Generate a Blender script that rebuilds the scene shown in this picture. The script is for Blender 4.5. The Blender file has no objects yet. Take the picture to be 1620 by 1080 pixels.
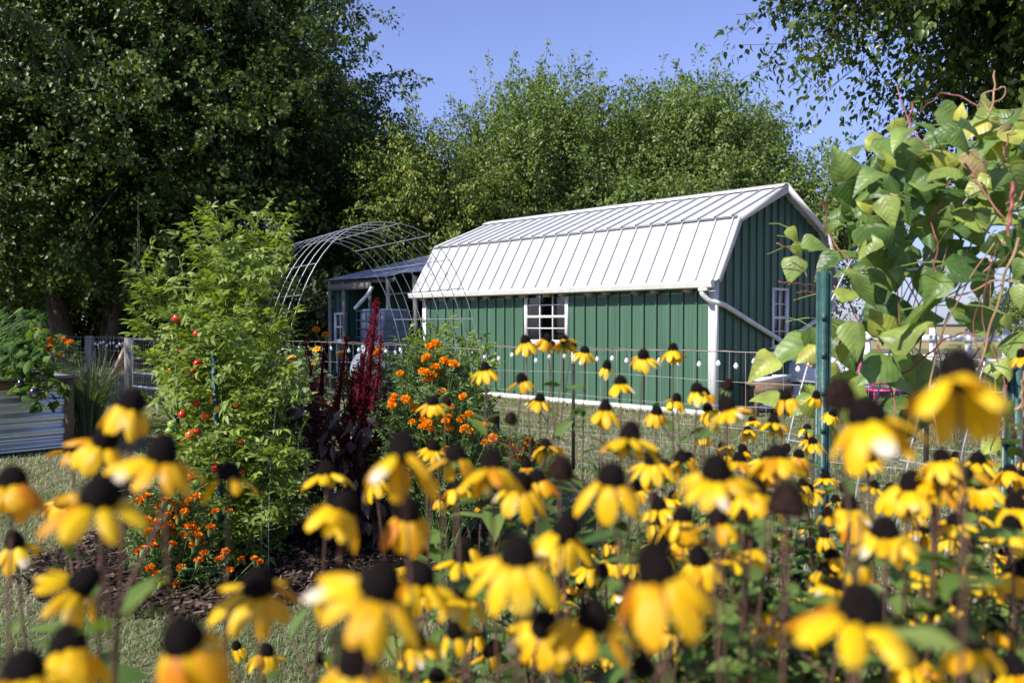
import bpy, math, random
import numpy as np
from mathutils import Vector
S = bpy.context.scene
C = S.collection
R = math.radians
rng = np.random.default_rng(11)

# ---------------------------------------------------------------- camera, sky, sun, exposure
FOC = 1260.0                                   # focal length in pixels of the 1620 px wide photograph
CAM_H = 1.45
PITCH = math.atan(28 / FOC)
cd = bpy.data.cameras.new('camera')
cam = bpy.data.objects.new('camera', cd)
C.objects.link(cam)
cam.location = (0, 0, CAM_H)
cam.rotation_euler = (math.pi / 2 - PITCH, 0, 0)
cd.sensor_width = 36
cd.lens = FOC / 1620 * 36
cd.clip_start = 0.02
cd.clip_end = 6000
cd.dof.use_dof = True
cd.dof.focus_distance = 5.8
cd.dof.aperture_fstop = 4.7
S.camera = cam

SUN_EL = R(41)
SUN_H = np.array([-0.78, -0.63])              # horizontal direction towards the sun
SUN_H /= np.linalg.norm(SUN_H)
w = bpy.data.worlds.new('World')
S.world = w
w.use_nodes = True
nt = w.node_tree
bg = nt.nodes['Background']
sky = nt.nodes.new('ShaderNodeTexSky')
sky.sky_type = 'NISHITA'
sky.sun_disc = False
sky.sun_elevation = SUN_EL
sky.sun_rotation = math.atan2(SUN_H[0], SUN_H[1])
sky.air_density = 1.0
sky.dust_density = 0.25
sky.ozone_density = 3.0
tint = nt.nodes.new('ShaderNodeMix'); tint.data_type = 'RGBA'; tint.blend_type = 'MULTIPLY'; tint.inputs[0].default_value = 1
tcw = nt.nodes.new('ShaderNodeTexCoord'); sxw = nt.nodes.new('ShaderNodeSeparateXYZ')      # the haze near the horizon is bluer and dimmer than the model's
nt.links.new(tcw.outputs['Generated'], sxw.inputs[0])
rw = nt.nodes.new('ShaderNodeValToRGB')
rw.color_ramp.elements[0].position = 0.0; rw.color_ramp.elements[0].color = (0.34, 0.37, 0.60, 1)
rw.color_ramp.elements[1].position = 0.30; rw.color_ramp.elements[1].color = (0.97, 0.81, 1.0, 1)
nt.links.new(sxw.outputs[2], rw.inputs[0]); nt.links.new(rw.outputs[0], tint.inputs[7])
nt.links.new(sky.outputs[0], tint.inputs[6]); nt.links.new(tint.outputs[2], bg.inputs[0])
bg.inputs[1].default_value = 0.132
sl = bpy.data.lights.new('sun', 'SUN')
sl.energy = 4.8
sl.angle = R(0.53)
sl.color = (1, 0.95, 0.86)
so = bpy.data.objects.new('sun', sl)
C.objects.link(so)
so.location = (-20, -10, 30)
sd = Vector((SUN_H[0] * math.cos(SUN_EL), SUN_H[1] * math.cos(SUN_EL), math.sin(SUN_EL)))
so.rotation_euler = sd.to_track_quat('Z', 'Y').to_euler()
S.view_settings.view_transform = 'Standard'
S.view_settings.look = 'None'
S.view_settings.gamma = 1
S.view_settings.exposure = 0.66
S.cycles.max_bounces = 7
S.cycles.transparent_max_bounces = 8
S.cycles.use_denoising = True

# ---------------------------------------------------------------- helpers
def at(px, py, d):
    """the world point seen at photograph pixel (px, py) at distance d along Y"""
    x = (px - 810) / FOC
    yy = (540 - py) / FOC
    dv = np.array([x, math.cos(PITCH) + yy * math.sin(PITCH), -math.sin(PITCH) + yy * math.cos(PITCH)])
    return np.array([0, 0, CAM_H]) + dv * (d / dv[1])

def gnd(px, py):
    p = at(px, py, 1.0)
    s = CAM_H / (CAM_H - p[2])
    return np.array([p[0] * s, s, 0.0])

def unit(v):
    v = np.asarray(v, float)
    return v / np.maximum(np.linalg.norm(v, axis=-1, keepdims=True), 1e-9)

class MB:
    def __init__(s):
        s.V = []; s.F = []; s.n = 0; s.UV = []; s.r = []
    def raw(s, V, F, rnd=0.5, uv=None):
        V = np.asarray(V, np.float32).reshape(-1, 3)
        F = np.asarray(F, np.int32)
        s.V.append(V); s.F.append(F + s.n); s.n += len(V)
        s.UV.append(np.zeros((len(V), 2), np.float32) if uv is None else np.asarray(uv, np.float32))
        s.r.append(np.broadcast_to(np.asarray(rnd, np.float32), (len(F),)))
    def quad(s, a, b, c, d, rnd=0.5):
        s.raw([a, b, c, d], [[0, 1, 2, 3]], rnd)
    def hexa(s, b, t, rnd=0.5):
        """eight corners: bottom ring b (4) and top ring t (4)"""
        s.raw(list(b) + list(t), [[3, 2, 1, 0], [4, 5, 6, 7], [0, 1, 5, 4], [1, 2, 6, 5], [2, 3, 7, 6], [3, 0, 4, 7]], rnd)
    def box(s, o, x, y, z, rnd=0.5):
        """box from corner o along the three edge vectors"""
        o, x, y, z = (np.asarray(q, float) for q in (o, x, y, z))
        s.hexa([o, o + x, o + x + y, o + y], [o + z, o + x + z, o + x + y + z, o + y + z], rnd)
    def cbox(s, c, sx, sy, sz, rot=0, rnd=0.5):
        """box standing on c, turned by rot about Z"""
        x = np.array([math.cos(rot), math.sin(rot), 0]) * sx
        y = np.array([-math.sin(rot), math.cos(rot), 0]) * sy
        s.box(np.asarray(c) - x / 2 - y / 2, x, y, [0, 0, sz], rnd)
    def bar(s, a, b, wx, wz, rnd=0.5, up=(0, 0, 1)):
        a = np.asarray(a, float); b = np.asarray(b, float)
        d = unit(b - a)
        x = np.cross(d, up)
        if np.linalg.norm(x) < 1e-3: x = np.cross(d, (1, 0, 0))
        x = unit(x); z = np.cross(x, d)
        s.box(a - x * wx / 2 - z * wz / 2, x * wx, z * wz, b - a, rnd)
    def tube(s, pts, rad, n=6, rnd=0.5, cap=True):
        P = np.asarray(pts, float)
        m = len(P)
        rr = np.broadcast_to(np.asarray(rad, float), (m,))
        T = unit(np.gradient(P, axis=0))
        ref = np.array([0, 0, 1.0]) if abs(T[:, 2]).mean() < 0.8 else np.array([1.0, 0, 0])
        X = unit(np.cross(T, ref)); Y = np.cross(T, X)
        a = np.arange(n) * 2 * math.pi / n
        V = P[:, None] + rr[:, None, None] * (np.cos(a)[None, :, None] * X[:, None] + np.sin(a)[None, :, None] * Y[:, None])
        i, j = np.meshgrid(np.arange(m - 1), np.arange(n), indexing='ij')
        j2 = (j + 1) % n
        F = np.stack([i * n + j, (i + 1) * n + j, (i + 1) * n + j2, i * n + j2], -1).reshape(-1, 4)
        s.raw(V.reshape(-1, 3), F, rnd)
        if cap and n == 4:
            base = V.reshape(-1, 3)
            s.raw(base[:n], [[0, 1, 2, 3]], rnd); s.raw(base[-n:], [[3, 2, 1, 0]], rnd)
        elif cap:
            for ring, c, fl in ((V[0], P[0], 1), (V[-1], P[-1], 0)):
                k = np.arange(n)
                tri = np.stack([k, (k + 1) % n, np.full(n, n)], -1)
                s.raw(np.vstack([ring, c[None]]), tri if fl else tri[:, ::-1], rnd)
    def segs(s, A, B, r, n=3):
        """many thin straight wires at once"""
        A = np.asarray(A, float); B = np.asarray(B, float)
        T = unit(B - A)
        ref = np.where(np.abs(T[:, 2:3]) < 0.8, np.array([[0, 0, 1.0]]), np.array([[1.0, 0, 0]]))
        X = unit(np.cross(T, ref)); Y = np.cross(T, X)
        a = np.arange(n) * 2 * math.pi / n
        O = r * (np.cos(a)[None, :, None] * X[:, None] + np.sin(a)[None, :, None] * Y[:, None])
        V = np.concatenate([A[:, None] + O, B[:, None] + O], 1)
        k = np.arange(n); k2 = (k + 1) % n
        f = np.stack([k, k2, k2 + n, k + n], -1)
        F = (f[None] + (np.arange(len(A)) * 2 * n)[:, None, None]).reshape(-1, 4)
        s.raw(V.reshape(-1, 3), F)
    def lathe(s, c, prof, n=16, rnd=0.5, rx=1.0, ry=1.0, noise=0):
        pr = np.asarray(prof, float)
        a = np.arange(n) * 2 * math.pi / n
        V = np.stack([pr[:, :1] * np.cos(a) * rx, pr[:, :1] * np.sin(a) * ry, np.repeat(pr[:, 1:], n, 1)], -1)
        if noise: V = V + rng.normal(0, noise, V.shape)
        V = V + np.asarray(c)
        m = len(pr)
        i, j = np.meshgrid(np.arange(m - 1), np.arange(n), indexing='ij')
        j2 = (j + 1) % n
        F = np.stack([i * n + j, i * n + j2, (i + 1) * n + j2, (i + 1) * n + j], -1).reshape(-1, 4)
        s.raw(V.reshape(-1, 3), F, rnd)
    def ball(s, c, r, n=10, m=7, rnd=0.5, sz=1.0):
        t = np.linspace(-math.pi / 2, math.pi / 2, m)
        s.lathe(c, np.c_[r * np.cos(t), r * sz * np.sin(t)], n, rnd)
    def grid(s, V, rnd=0.5, uv=None):
        a, b = V.shape[:2]
        i, j = np.meshgrid(np.arange(a - 1), np.arange(b - 1), indexing='ij')
        F = np.stack([i * b + j, (i + 1) * b + j, (i + 1) * b + j + 1, i * b + j + 1], -1).reshape(-1, 4)
        s.raw(V.reshape(-1, 3), F, rnd, uv)
    def leaves(s, T, pos, d, nrm, L, W, rnd=None):
        """place N copies of leaf template T"""
        tv, tf = T
        pos = np.asarray(pos, float); N = len(pos)
        if N == 0: return
        x = unit(d); z = unit(nrm - (nrm * x).sum(1, keepdims=True) * x); y = np.cross(z, x)
        L = np.broadcast_to(L, (N,)); W = np.broadcast_to(W, (N,))
        V = (pos[:, None] + x[:, None] * (tv[None, :, :1] * L[:, None, None]) + y[:, None] * (tv[None, :, 1:2] * W[:, None, None])
             + z[:, None] * (tv[None, :, 2:3] * L[:, None, None]))
        F = (tf[None] + (np.arange(N) * len(tv))[:, None, None]).reshape(-1, tf.shape[1])
        if rnd is None: rnd = rng.random(N)
        uv = np.tile(tv[:, :2], (N, 1))
        s.raw(V.reshape(-1, 3), F, np.repeat(np.asarray(rnd), len(tf)), uv)

def leaf_grid(nx, ny, outline, curl=0.15, fold=0.12, droop=0.2, ripple=0.0):
    u = np.linspace(0, 1, nx); v = np.linspace(-1, 1, ny)
    U, Vv = np.meshgrid(u, v, indexing='ij')
    hw = np.interp(U, *zip(*outline))
    Y = Vv * hw
    Z = np.abs(Vv) * hw * fold - droop * U ** 2 - curl * (Vv * hw) ** 2 * 2 + ripple * np.sin(U * 22) * np.abs(Vv)
    V = np.stack([U, Y, Z], -1).reshape(-1, 3)
    i, j = np.meshgrid(np.arange(nx - 1), np.arange(ny - 1), indexing='ij')
    F = np.stack([i * ny + j, (i + 1) * ny + j, (i + 1) * ny + j + 1, i * ny + j + 1], -1).reshape(-1, 4)
    return V, F

T_DIA = (np.array([[0, 0, 0], [.42, -.5, .10], [1, 0, -.12], [.42, .5, .10]], float), np.array([[0, 1, 2], [0, 2, 3]]))
T_OVA = (np.array([[0, 0, 0], [.5, 0, 0], [1, 0, -.18], [.22, .42, .07], [.6, .36, .02], [.22, -.42, .07], [.6, -.36, .02]], float),
         np.array([[0, 1, 3], [3, 1, 4], [4, 1, 2], [0, 5, 1], [5, 6, 1], [6, 2, 1]]))
T_LAN = leaf_grid(5, 3, [(0, .06), (.25, .36), (.5, .42), (.8, .2), (1, .0)], fold=.25, droop=.25)
T_BEAN = leaf_grid(9, 7, [(0, .02), (.05, .34), (.18, .5), (.35, .48), (.6, .32), (.85, .12), (1, 0)], fold=.22, droop=.22, curl=.5, ripple=.012)
T_LOBE = leaf_grid(9, 5, [(0, .03), (.12, .42), (.25, .5), (.36, .38), (.5, .46), (.62, .30), (.78, .3), (.9, .12), (1, 0)], fold=.2, droop=.3, curl=.6, ripple=.02)

def mesh_obj(name, mb, mat, parent=None, smooth=False, loc=None):
    V = np.concatenate(mb.V)
    root = parent
    while root is not None and root.parent is not None: root = root.parent
    if root is not None: V = V - np.array(root.location, np.float32)
    elif loc is not None: V = V - np.asarray(loc, np.float32)
    me = bpy.data.meshes.new(name)
    me.vertices.add(len(V)); me.vertices.foreach_set('co', V.astype(np.float32).ravel())
    lv = np.concatenate([f.ravel() for f in mb.F])
    tot = np.concatenate([np.full(len(f), f.shape[1], np.int32) for f in mb.F])
    st = np.concatenate([[0], np.cumsum(tot)[:-1]]).astype(np.int32)
    me.loops.add(len(lv)); me.loops.foreach_set('vertex_index', lv.astype(np.int32))
    me.polygons.add(len(tot)); me.polygons.foreach_set('loop_start', st); me.polygons.foreach_set('loop_total', tot)
    if smooth: me.polygons.foreach_set('use_smooth', np.ones(len(tot), bool))
    at_ = me.attributes.new('rnd', 'FLOAT', 'FACE'); at_.data.foreach_set('value', np.concatenate(mb.r).astype(np.float32))
    uv = np.concatenate(mb.UV)
    if np.abs(uv).max() > 0:
        ul = me.uv_layers.new(name='UVMap'); ul.data.foreach_set('uv', uv[lv].astype(np.float32).ravel())
    me.update(calc_edges=True); me.validate()
    if mat is not None: me.materials.append(mat)
    o = bpy.data.objects.new(name, me)
    C.objects.link(o)
    if parent is not None: o.parent = parent
    elif loc is not None: o.location = [float(q) for q in loc]
    return o

def thing(name, label, cat, loc, group=None):
    o = bpy.data.objects.new(name, None)
    C.objects.link(o)
    o.empty_display_size = 0.2
    o.location = [float(q) for q in loc]
    o['label'] = label; o['category'] = cat
    if group: o['group'] = group
    return o

def tag(o, label, cat, group=None):
    o['label'] = label; o['category'] = cat
    if group: o['group'] = group
    return o

# ---------------------------------------------------------------- materials
def new_mat(name):
    m = bpy.data.materials.new(name); m.use_nodes = True
    return m, m.node_tree.nodes, m.node_tree.links, m.node_tree.nodes['Principled BSDF']

def ramp(N, cols):
    r = N.new('ShaderNodeValToRGB')
    e = r.color_ramp.elements
    while len(e) < len(cols): e.new(0.5)
    for k, (p, c) in enumerate(cols):
        e[k].position = p; e[k].color = (*c, 1)
    return r

def plain(name, col, rough=0.6, metal=0.0, var=0.15, scale=8.0, bump=0.0, bscale=40, spec=0.5, stretch=None):
    """a colour with soft noise variation and optional bump"""
    m, N, L, B = new_mat(name)
    tc = N.new('ShaderNodeTexCoord')
    src = tc.outputs['Object']
    if stretch:
        mp = N.new('ShaderNodeMapping'); mp.inputs['Scale'].default_value = stretch
        L.new(src, mp.inputs[0]); src = mp.outputs[0]
    nz = N.new('ShaderNodeTexNoise'); nz.inputs['Scale'].default_value = scale; nz.inputs['Detail'].default_value = 6
    L.new(src, nz.inputs['Vector'])
    c = np.array(col)
    r = ramp(N, [(0.3, tuple(np.clip(c * (1 - var), 0, 1))), (0.7, tuple(np.clip(c * (1 + var), 0, 1)))])
    L.new(nz.outputs['Fac'], r.inputs[0]); L.new(r.outputs[0], B.inputs['Base Color'])
    B.inputs['Roughness'].default_value = rough; B.inputs['Metallic'].default_value = metal
    B.inputs['Specular IOR Level'].default_value = spec
    if bump:
        b2 = N.new('ShaderNodeTexNoise'); b2.inputs['Scale'].default_value = bscale; b2.inputs['Detail'].default_value = 5
        L.new(src, b2.inputs['Vector'])
        bp = N.new('ShaderNodeBump'); bp.inputs['Strength'].default_value = bump; bp.inputs['Distance'].default_value = 0.02
        L.new(b2.outputs['Fac'], bp.inputs['Height']); L.new(bp.outputs[0], B.inputs['Normal'])
    return m

def leafy(name, cols, rough=0.45, trans=0.35, tint=(1.15, 1.25, 0.5), spec=0.5, veins=None, tips=False):
    """leaf: colour picked per leaf from a ramp, light passing through"""
    m, N, L, B = new_mat(name)
    a = N.new('ShaderNodeAttribute'); a.attribute_name = 'rnd'
    k = len(cols)
    r = ramp(N, [(i / max(1, k - 1), c) for i, c in enumerate(cols)])
    L.new(a.outputs['Fac'], r.inputs[0])
    col = r.outputs[0]
    if veins:
        uv = N.new('ShaderNodeUVMap'); sx = N.new('ShaderNodeSeparateXYZ'); L.new(uv.outputs[0], sx.inputs[0])
        ab = N.new('ShaderNodeMath'); ab.operation = 'ABSOLUTE'; L.new(sx.outputs[1], ab.inputs[0])
        # side veins: stripes along u - 0.6 |v|
        m1 = N.new('ShaderNodeMath'); m1.operation = 'MULTIPLY_ADD'; m1.inputs[1].default_value = -0.75; L.new(ab.outputs[0], m1.inputs[0]); L.new(sx.outputs[0], m1.inputs[2])
        m2 = N.new('ShaderNodeMath'); m2.operation = 'MULTIPLY'; m2.inputs[1].default_value = 6.5; L.new(m1.outputs[0], m2.inputs[0])
        m3 = N.new('ShaderNodeMath'); m3.operation = 'PINGPONG'; m3.inputs[1].default_value = 0.5; L.new(m2.outputs[0], m3.inputs[0])
        lt = N.new('ShaderNodeMapRange'); lt.inputs[1].default_value = 0.0; lt.inputs[2].default_value = 0.07; lt.inputs[3].default_value = 1; lt.inputs[4].default_value = 0; L.new(m3.outputs[0], lt.inputs[0])
        mid = N.new('ShaderNodeMapRange'); mid.inputs[1].default_value = 0.0; mid.inputs[2].default_value = 0.02; mid.inputs[3].default_value = 1; mid.inputs[4].default_value = 0; L.new(ab.outputs[0], mid.inputs[0])
        mx = N.new('ShaderNodeMath'); mx.operation = 'MAXIMUM'; L.new(lt.outputs[0], mx.inputs[0]); L.new(mid.outputs[0], mx.inputs[1])
        ms = N.new('ShaderNodeMath'); ms.operation = 'MULTIPLY'; ms.inputs[1].default_value = 0.20; L.new(mx.outputs[0], ms.inputs[0])
        tcn = N.new('ShaderNodeTexCoord')
        nz = N.new('ShaderNodeTexNoise'); nz.inputs['Scale'].default_value = 22; nz.inputs['Detail'].default_value = 5
        L.new(tcn.outputs['Object'], nz.inputs['Vector'])
        rv = ramp(N, [(0.35, (0.75, 0.75, 0.75)), (0.65, (1.25, 1.25, 1.1))]); L.new(nz.outputs['Fac'], rv.inputs[0])
        mu = N.new('ShaderNodeMix'); mu.data_type = 'RGBA'; mu.blend_type = 'MULTIPLY'; mu.inputs[0].default_value = 1
        L.new(col, mu.inputs[6]); L.new(rv.outputs[0], mu.inputs[7])
        mv = N.new('ShaderNodeMix'); mv.data_type = 'RGBA'; mv.inputs[7].default_value = (*veins, 1)
        L.new(ms.outputs[0], mv.inputs[0]); L.new(mu.outputs[2], mv.inputs[6]); col = mv.outputs[2]
        bp = N.new('ShaderNodeBump'); bp.inputs['Strength'].default_value = 0.28; bp.inputs['Distance'].default_value = 0.004
        hn = N.new('ShaderNodeTexNoise'); hn.inputs['Scale'].default_value = 60; hn.inputs['Detail'].default_value = 3
        L.new(tcn.outputs['Object'], hn.inputs['Vector'])
        hs = N.new('ShaderNodeMath'); hs.operation = 'MULTIPLY_ADD'; hs.inputs[1].default_value = 1.1; L.new(hn.outputs['Fac'], hs.inputs[0]); L.new(m3.outputs[0], hs.inputs[2])
        sp_ = N.new('ShaderNodeTexNoise'); sp_.inputs['Scale'].default_value = 130; sp_.inputs['Detail'].default_value = 2
        L.new(tcn.outputs['Object'], sp_.inputs['Vector'])
        sr = N.new('ShaderNodeMapRange'); sr.inputs[1].default_value = 0.70; sr.inputs[2].default_value = 0.73; L.new(sp_.outputs['Fac'], sr.inputs[0])
        md = N.new('ShaderNodeMix'); md.data_type = 'RGBA'; md.inputs[7].default_value = (0.42, 0.38, 0.24, 1)
        L.new(sr.outputs[0], md.inputs[0]); L.new(col, md.inputs[6]); col = md.outputs[2]
        L.new(hs.outputs[0], bp.inputs['Height']); L.new(bp.outputs[0], B.inputs['Normal'])
    if tips:                                            # sunlit highlights painted as pale ends on a few petals
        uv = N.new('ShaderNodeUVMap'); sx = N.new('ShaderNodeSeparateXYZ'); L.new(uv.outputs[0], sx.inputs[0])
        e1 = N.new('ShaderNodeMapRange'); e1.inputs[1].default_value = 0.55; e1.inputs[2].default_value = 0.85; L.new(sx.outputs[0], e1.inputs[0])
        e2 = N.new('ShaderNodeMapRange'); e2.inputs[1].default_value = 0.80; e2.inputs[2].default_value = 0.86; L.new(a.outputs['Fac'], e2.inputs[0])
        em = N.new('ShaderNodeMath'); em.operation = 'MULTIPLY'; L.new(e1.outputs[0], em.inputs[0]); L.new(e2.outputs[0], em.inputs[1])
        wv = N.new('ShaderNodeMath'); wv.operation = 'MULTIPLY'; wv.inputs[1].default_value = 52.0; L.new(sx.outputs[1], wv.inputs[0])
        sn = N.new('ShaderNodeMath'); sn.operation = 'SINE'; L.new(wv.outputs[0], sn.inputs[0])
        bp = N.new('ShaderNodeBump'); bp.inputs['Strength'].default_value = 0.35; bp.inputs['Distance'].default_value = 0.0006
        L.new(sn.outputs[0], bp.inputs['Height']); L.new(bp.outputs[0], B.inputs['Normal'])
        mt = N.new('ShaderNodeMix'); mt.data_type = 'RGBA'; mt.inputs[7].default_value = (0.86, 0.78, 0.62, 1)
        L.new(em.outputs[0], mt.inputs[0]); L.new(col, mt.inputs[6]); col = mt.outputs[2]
    L.new(col, B.inputs['Base Color'])
    B.inputs['Roughness'].default_value = rough; B.inputs['Specular IOR Level'].default_value = spec
    out = N['Material Output']
    if trans:
        t = N.new('ShaderNodeBsdfTranslucent')
        g = N.new('ShaderNodeMix'); g.data_type = 'RGBA'; g.blend_type = 'MULTIPLY'; g.inputs[0].default_value = 1
        g.inputs[7].default_value = (*tint, 1); L.new(col, g.inputs[6]); L.new(g.outputs[2], t.inputs['Color'])
        mx2 = N.new('ShaderNodeMixShader'); mx2.inputs[0].default_value = trans
        L.new(B.outputs[0], mx2.inputs[1]); L.new(t.outputs[0], mx2.inputs[2]); L.new(mx2.outputs[0], out.inputs['Surface'])
    return m

M = {}
M['barn_green'] = plain('painted green metal', (0.056, 0.122, 0.077), 0.40, 0.0, 0.16, 2.2, 0.05, 3, 0.5, stretch=(2.5, 2.5, .25))
M['shed_green'] = plain('dull green boards', (0.02, 0.075, 0.055), 0.5, 0, 0.2, 2.0, 0.1, 20)
M['roof_white'] = plain('white metal roofing', (0.50, 0.505, 0.52), 0.5, 0.0, 0.07, 2.5, stretch=(3, 3, .8))
M['trim'] = plain('white painted trim', (0.76, 0.76, 0.76), 0.5, 0, 0.06, 3)
M['gutter_white'] = plain('weathered white gutter', (0.72, 0.71, 0.68), 0.45, 0, 0.10, 6)
M['tin'] = plain('grey corrugated tin', (0.30, 0.32, 0.36), 0.4, 0.6, 0.25, 2.5)
M['old_wood'] = plain('weathered grey wood', (0.20, 0.19, 0.175), 0.85, 0, 0.35, 9, 0.5, 30, stretch=(3, 3, 0.4))
M['brown_wood'] = plain('stained wood', (0.16, 0.10, 0.06), 0.75, 0, 0.3, 8, 0.4, 30, stretch=(1, 1, 6))
M['pale_wood'] = plain('raw timber', (0.36, 0.27, 0.18), 0.8, 0, 0.3, 8, 0.3, 30)
M['wire'] = plain('galvanised wire', (0.40, 0.41, 0.44), 0.42, 0.5, 0.15, 10)
M['thin_wire'] = plain('fence wire', (0.50, 0.47, 0.44), 0.45, 0.6, 0.2, 6)
M['post_green'] = plain('green post enamel', (0.028, 0.078, 0.072), 0.40, 0, 0.35, 30, 0.12, 60)
M['post_dark'] = plain('dark steel post', (0.030, 0.025, 0.022), 0.6, 0.2, 0.3, 10)
M['galv_sheet'] = plain('galvanised sheet', (0.58, 0.60, 0.62), 0.30, 0.85, 0.12, 3)
M['gate_metal'] = plain('galvanised pipe', (0.48, 0.49, 0.52), 0.4, 0.6, 0.15, 6)
M['white_fence'] = plain('white fence boards', (0.75, 0.76, 0.78), 0.5, 0, 0.06, 3)
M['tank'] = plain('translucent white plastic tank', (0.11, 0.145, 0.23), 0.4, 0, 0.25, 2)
M['cage'] = plain('tote cage steel', (0.10, 0.12, 0.15), 0.5, 0.5, 0.2, 5)
M['tub_white'] = plain('white plastic', (0.66, 0.69, 0.74), 0.4, 0, 0.06, 4)
M['dark'] = plain('dark rubber', (0.02, 0.02, 0.022), 0.6, 0, 0.2, 5)
M['pink'] = plain('pink enamel', (0.45, 0.03, 0.16), 0.35, 0, 0.1, 5)
M['bark'] = plain('tree bark', (0.085, 0.070, 0.055), 0.9, 0, 0.45, 5, 0.8, 12, stretch=(3, 3, 0.6))
M['cable'] = plain('rusty cable', (0.22, 0.12, 0.09), 0.7, 0, 0.3, 6)

g, N, L, B = new_mat('bulb glass')
B.inputs['Base Color'].default_value = (0.95, 0.96, 0.95, 1); B.inputs['Roughness'].default_value = 0.08
B.inputs['Transmission Weight'].default_value = 0.35; B.inputs['IOR'].default_value = 1.45
M['bulb'] = g
g, N, L, B = new_mat('window glass')
B.inputs['Base Color'].default_value = (0.8, 0.85, 0.85, 1); B.inputs['Roughness'].default_value = 0.03
tr = N.new('ShaderNodeBsdfTransparent'); tr.inputs[0].default_value = (0.62, 0.65, 0.66, 1)
gl = N.new('ShaderNodeBsdfGlossy'); gl.inputs['Roughness'].default_value = 0.03
fr = N.new('ShaderNodeFresnel'); fr.inputs[0].default_value = 1.6
mg = N.new('ShaderNodeMixShader')
mg.inputs[0].default_value = 0.13; L.new(tr.outputs[0], mg.inputs[1]); L.new(gl.outputs[0], mg.inputs[2])
L.new(mg.outputs[0], N['Material Output'].inputs['Surface'])
M['glass'] = g

M['maple'] = leafy('maple leaves', [(0.036, 0.072, 0.013), (0.066, 0.112, 0.018), (0.105, 0.155, 0.026), (0.19, 0.235, 0.045)], 0.45, 0.38)
M['elm'] = leafy('mid green leaves', [(0.090, 0.145, 0.026), (0.155, 0.225, 0.045), (0.22, 0.300, 0.080), (0.32, 0.38, 0.16)], 0.45, 0.46)
M['yellowing'] = leafy('yellow green leaves', [(0.08, 0.135, 0.018), (0.14, 0.21, 0.028), (0.22, 0.27, 0.040), (0.34, 0.33, 0.05)], 0.5, 0.35)
M['mulberry'] = leafy('dark glossy leaves', [(0.038, 0.078, 0.012), (0.065, 0.115, 0.018), (0.10, 0.155, 0.026), (0.17, 0.225, 0.045)], 0.36, 0.36)
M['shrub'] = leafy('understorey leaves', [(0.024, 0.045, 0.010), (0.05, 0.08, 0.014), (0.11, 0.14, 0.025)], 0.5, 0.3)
M['tomato_leaf'] = leafy('tomato leaves', [(0.095, 0.150, 0.022), (0.19, 0.27, 0.045), (0.28, 0.37, 0.075), (0.37, 0.46, 0.13)], 0.5, 0.42, (1.2, 1.2, 0.35))
M['tomato_stem'] = plain('green stems', (0.10, 0.17, 0.04), 0.6, 0, 0.25, 8)
M['bean_leaf'] = leafy('bean leaves', [(0.055, 0.115, 0.026), (0.115, 0.195, 0.048), (0.19, 0.275, 0.075), (0.31, 0.38, 0.08), (0.46, 0.43, 0.08), (0.46, 0.33, 0.20)], 0.42, 0.36, (1.2, 1.25, 0.4), 0.5, veins=(0.30, 0.38, 0.14))
M['bean_vine'] = plain('reddish vine', (0.22, 0.07, 0.055), 0.55, 0, 0.4, 7)
M['dry_vine'] = plain('dry tan vine', (0.36, 0.22, 0.12), 0.7, 0, 0.3, 7)
M['rud_leaf'] = leafy('coneflower leaves', [(0.045, 0.095, 0.020), (0.085, 0.155, 0.030), (0.14, 0.22, 0.045), (0.23, 0.30, 0.08)], 0.5, 0.38, (1.2, 1.25, 0.4))
M['rud_stem'] = plain('purple brown stems', (0.10, 0.050, 0.033), 0.65, 0, 0.35, 14)
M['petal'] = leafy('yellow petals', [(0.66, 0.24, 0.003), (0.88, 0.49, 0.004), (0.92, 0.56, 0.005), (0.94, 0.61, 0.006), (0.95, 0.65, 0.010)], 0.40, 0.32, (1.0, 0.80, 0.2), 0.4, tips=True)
M['cone'] = plain('black brown cone', (0.009, 0.0055, 0.005), 0.8, 0, 0.5, 300, 0.6, 500, 0.15)
M['seed_cone'] = plain('brown seed head', (0.030, 0.015, 0.010), 0.85, 0, 0.5, 300, 0.6, 500, 0.2)
M['amaranth_spike'] = leafy('burgundy tassels', [(0.060, 0.003, 0.010), (0.13, 0.006, 0.018), (0.22, 0.012, 0.028), (0.36, 0.03, 0.055)], 0.75, 0.15, (1.2, 0.5, 0.6), 0.2)
M['amaranth_leaf'] = leafy('dark purple leaves', [(0.032, 0.016, 0.015), (0.060, 0.032, 0.028), (0.10, 0.060, 0.052), (0.17, 0.12, 0.09)], 0.40, 0.15, (1.6, 0.5, 0.3))
M['amaranth_stem'] = plain('dark red stem', (0.085, 0.012, 0.018), 0.5, 0, 0.3, 8)
M['marigold'] = leafy('orange florets', [(0.80, 0.25, 0.004), (0.90, 0.36, 0.008), (0.95, 0.46, 0.016)], 0.6, 0.2, (1.1, 0.95, 0.4), 0.2)
M['marigold_red'] = leafy('rust and gold florets', [(0.30, 0.022, 0.004), (0.52, 0.08, 0.004), (0.82, 0.31, 0.007), (0.90, 0.43, 0.012)], 0.6, 0.15, (1.1, 0.6, 0.3), 0.2)
M['fern_leaf'] = leafy('feathery leaves', [(0.065, 0.115, 0.032), (0.12, 0.19, 0.055), (0.20, 0.28, 0.09)], 0.5, 0.3)
M['pale_leaf'] = leafy('pale felted leaves', [(0.12, 0.19, 0.07), (0.18, 0.26, 0.10), (0.26, 0.33, 0.15)], 0.6, 0.3)
M['egg_leaf'] = leafy('aubergine leaves', [(0.024, 0.062, 0.012), (0.048, 0.105, 0.018), (0.09, 0.16, 0.026), (0.15, 0.22, 0.04)], 0.65, 0.40, spec=0.25)
M['egg_fruit'] = plain('aubergine skin', (0.016, 0.003, 0.014), 0.15, 0, 0.2, 6, 0, 1, 0.7)
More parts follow.
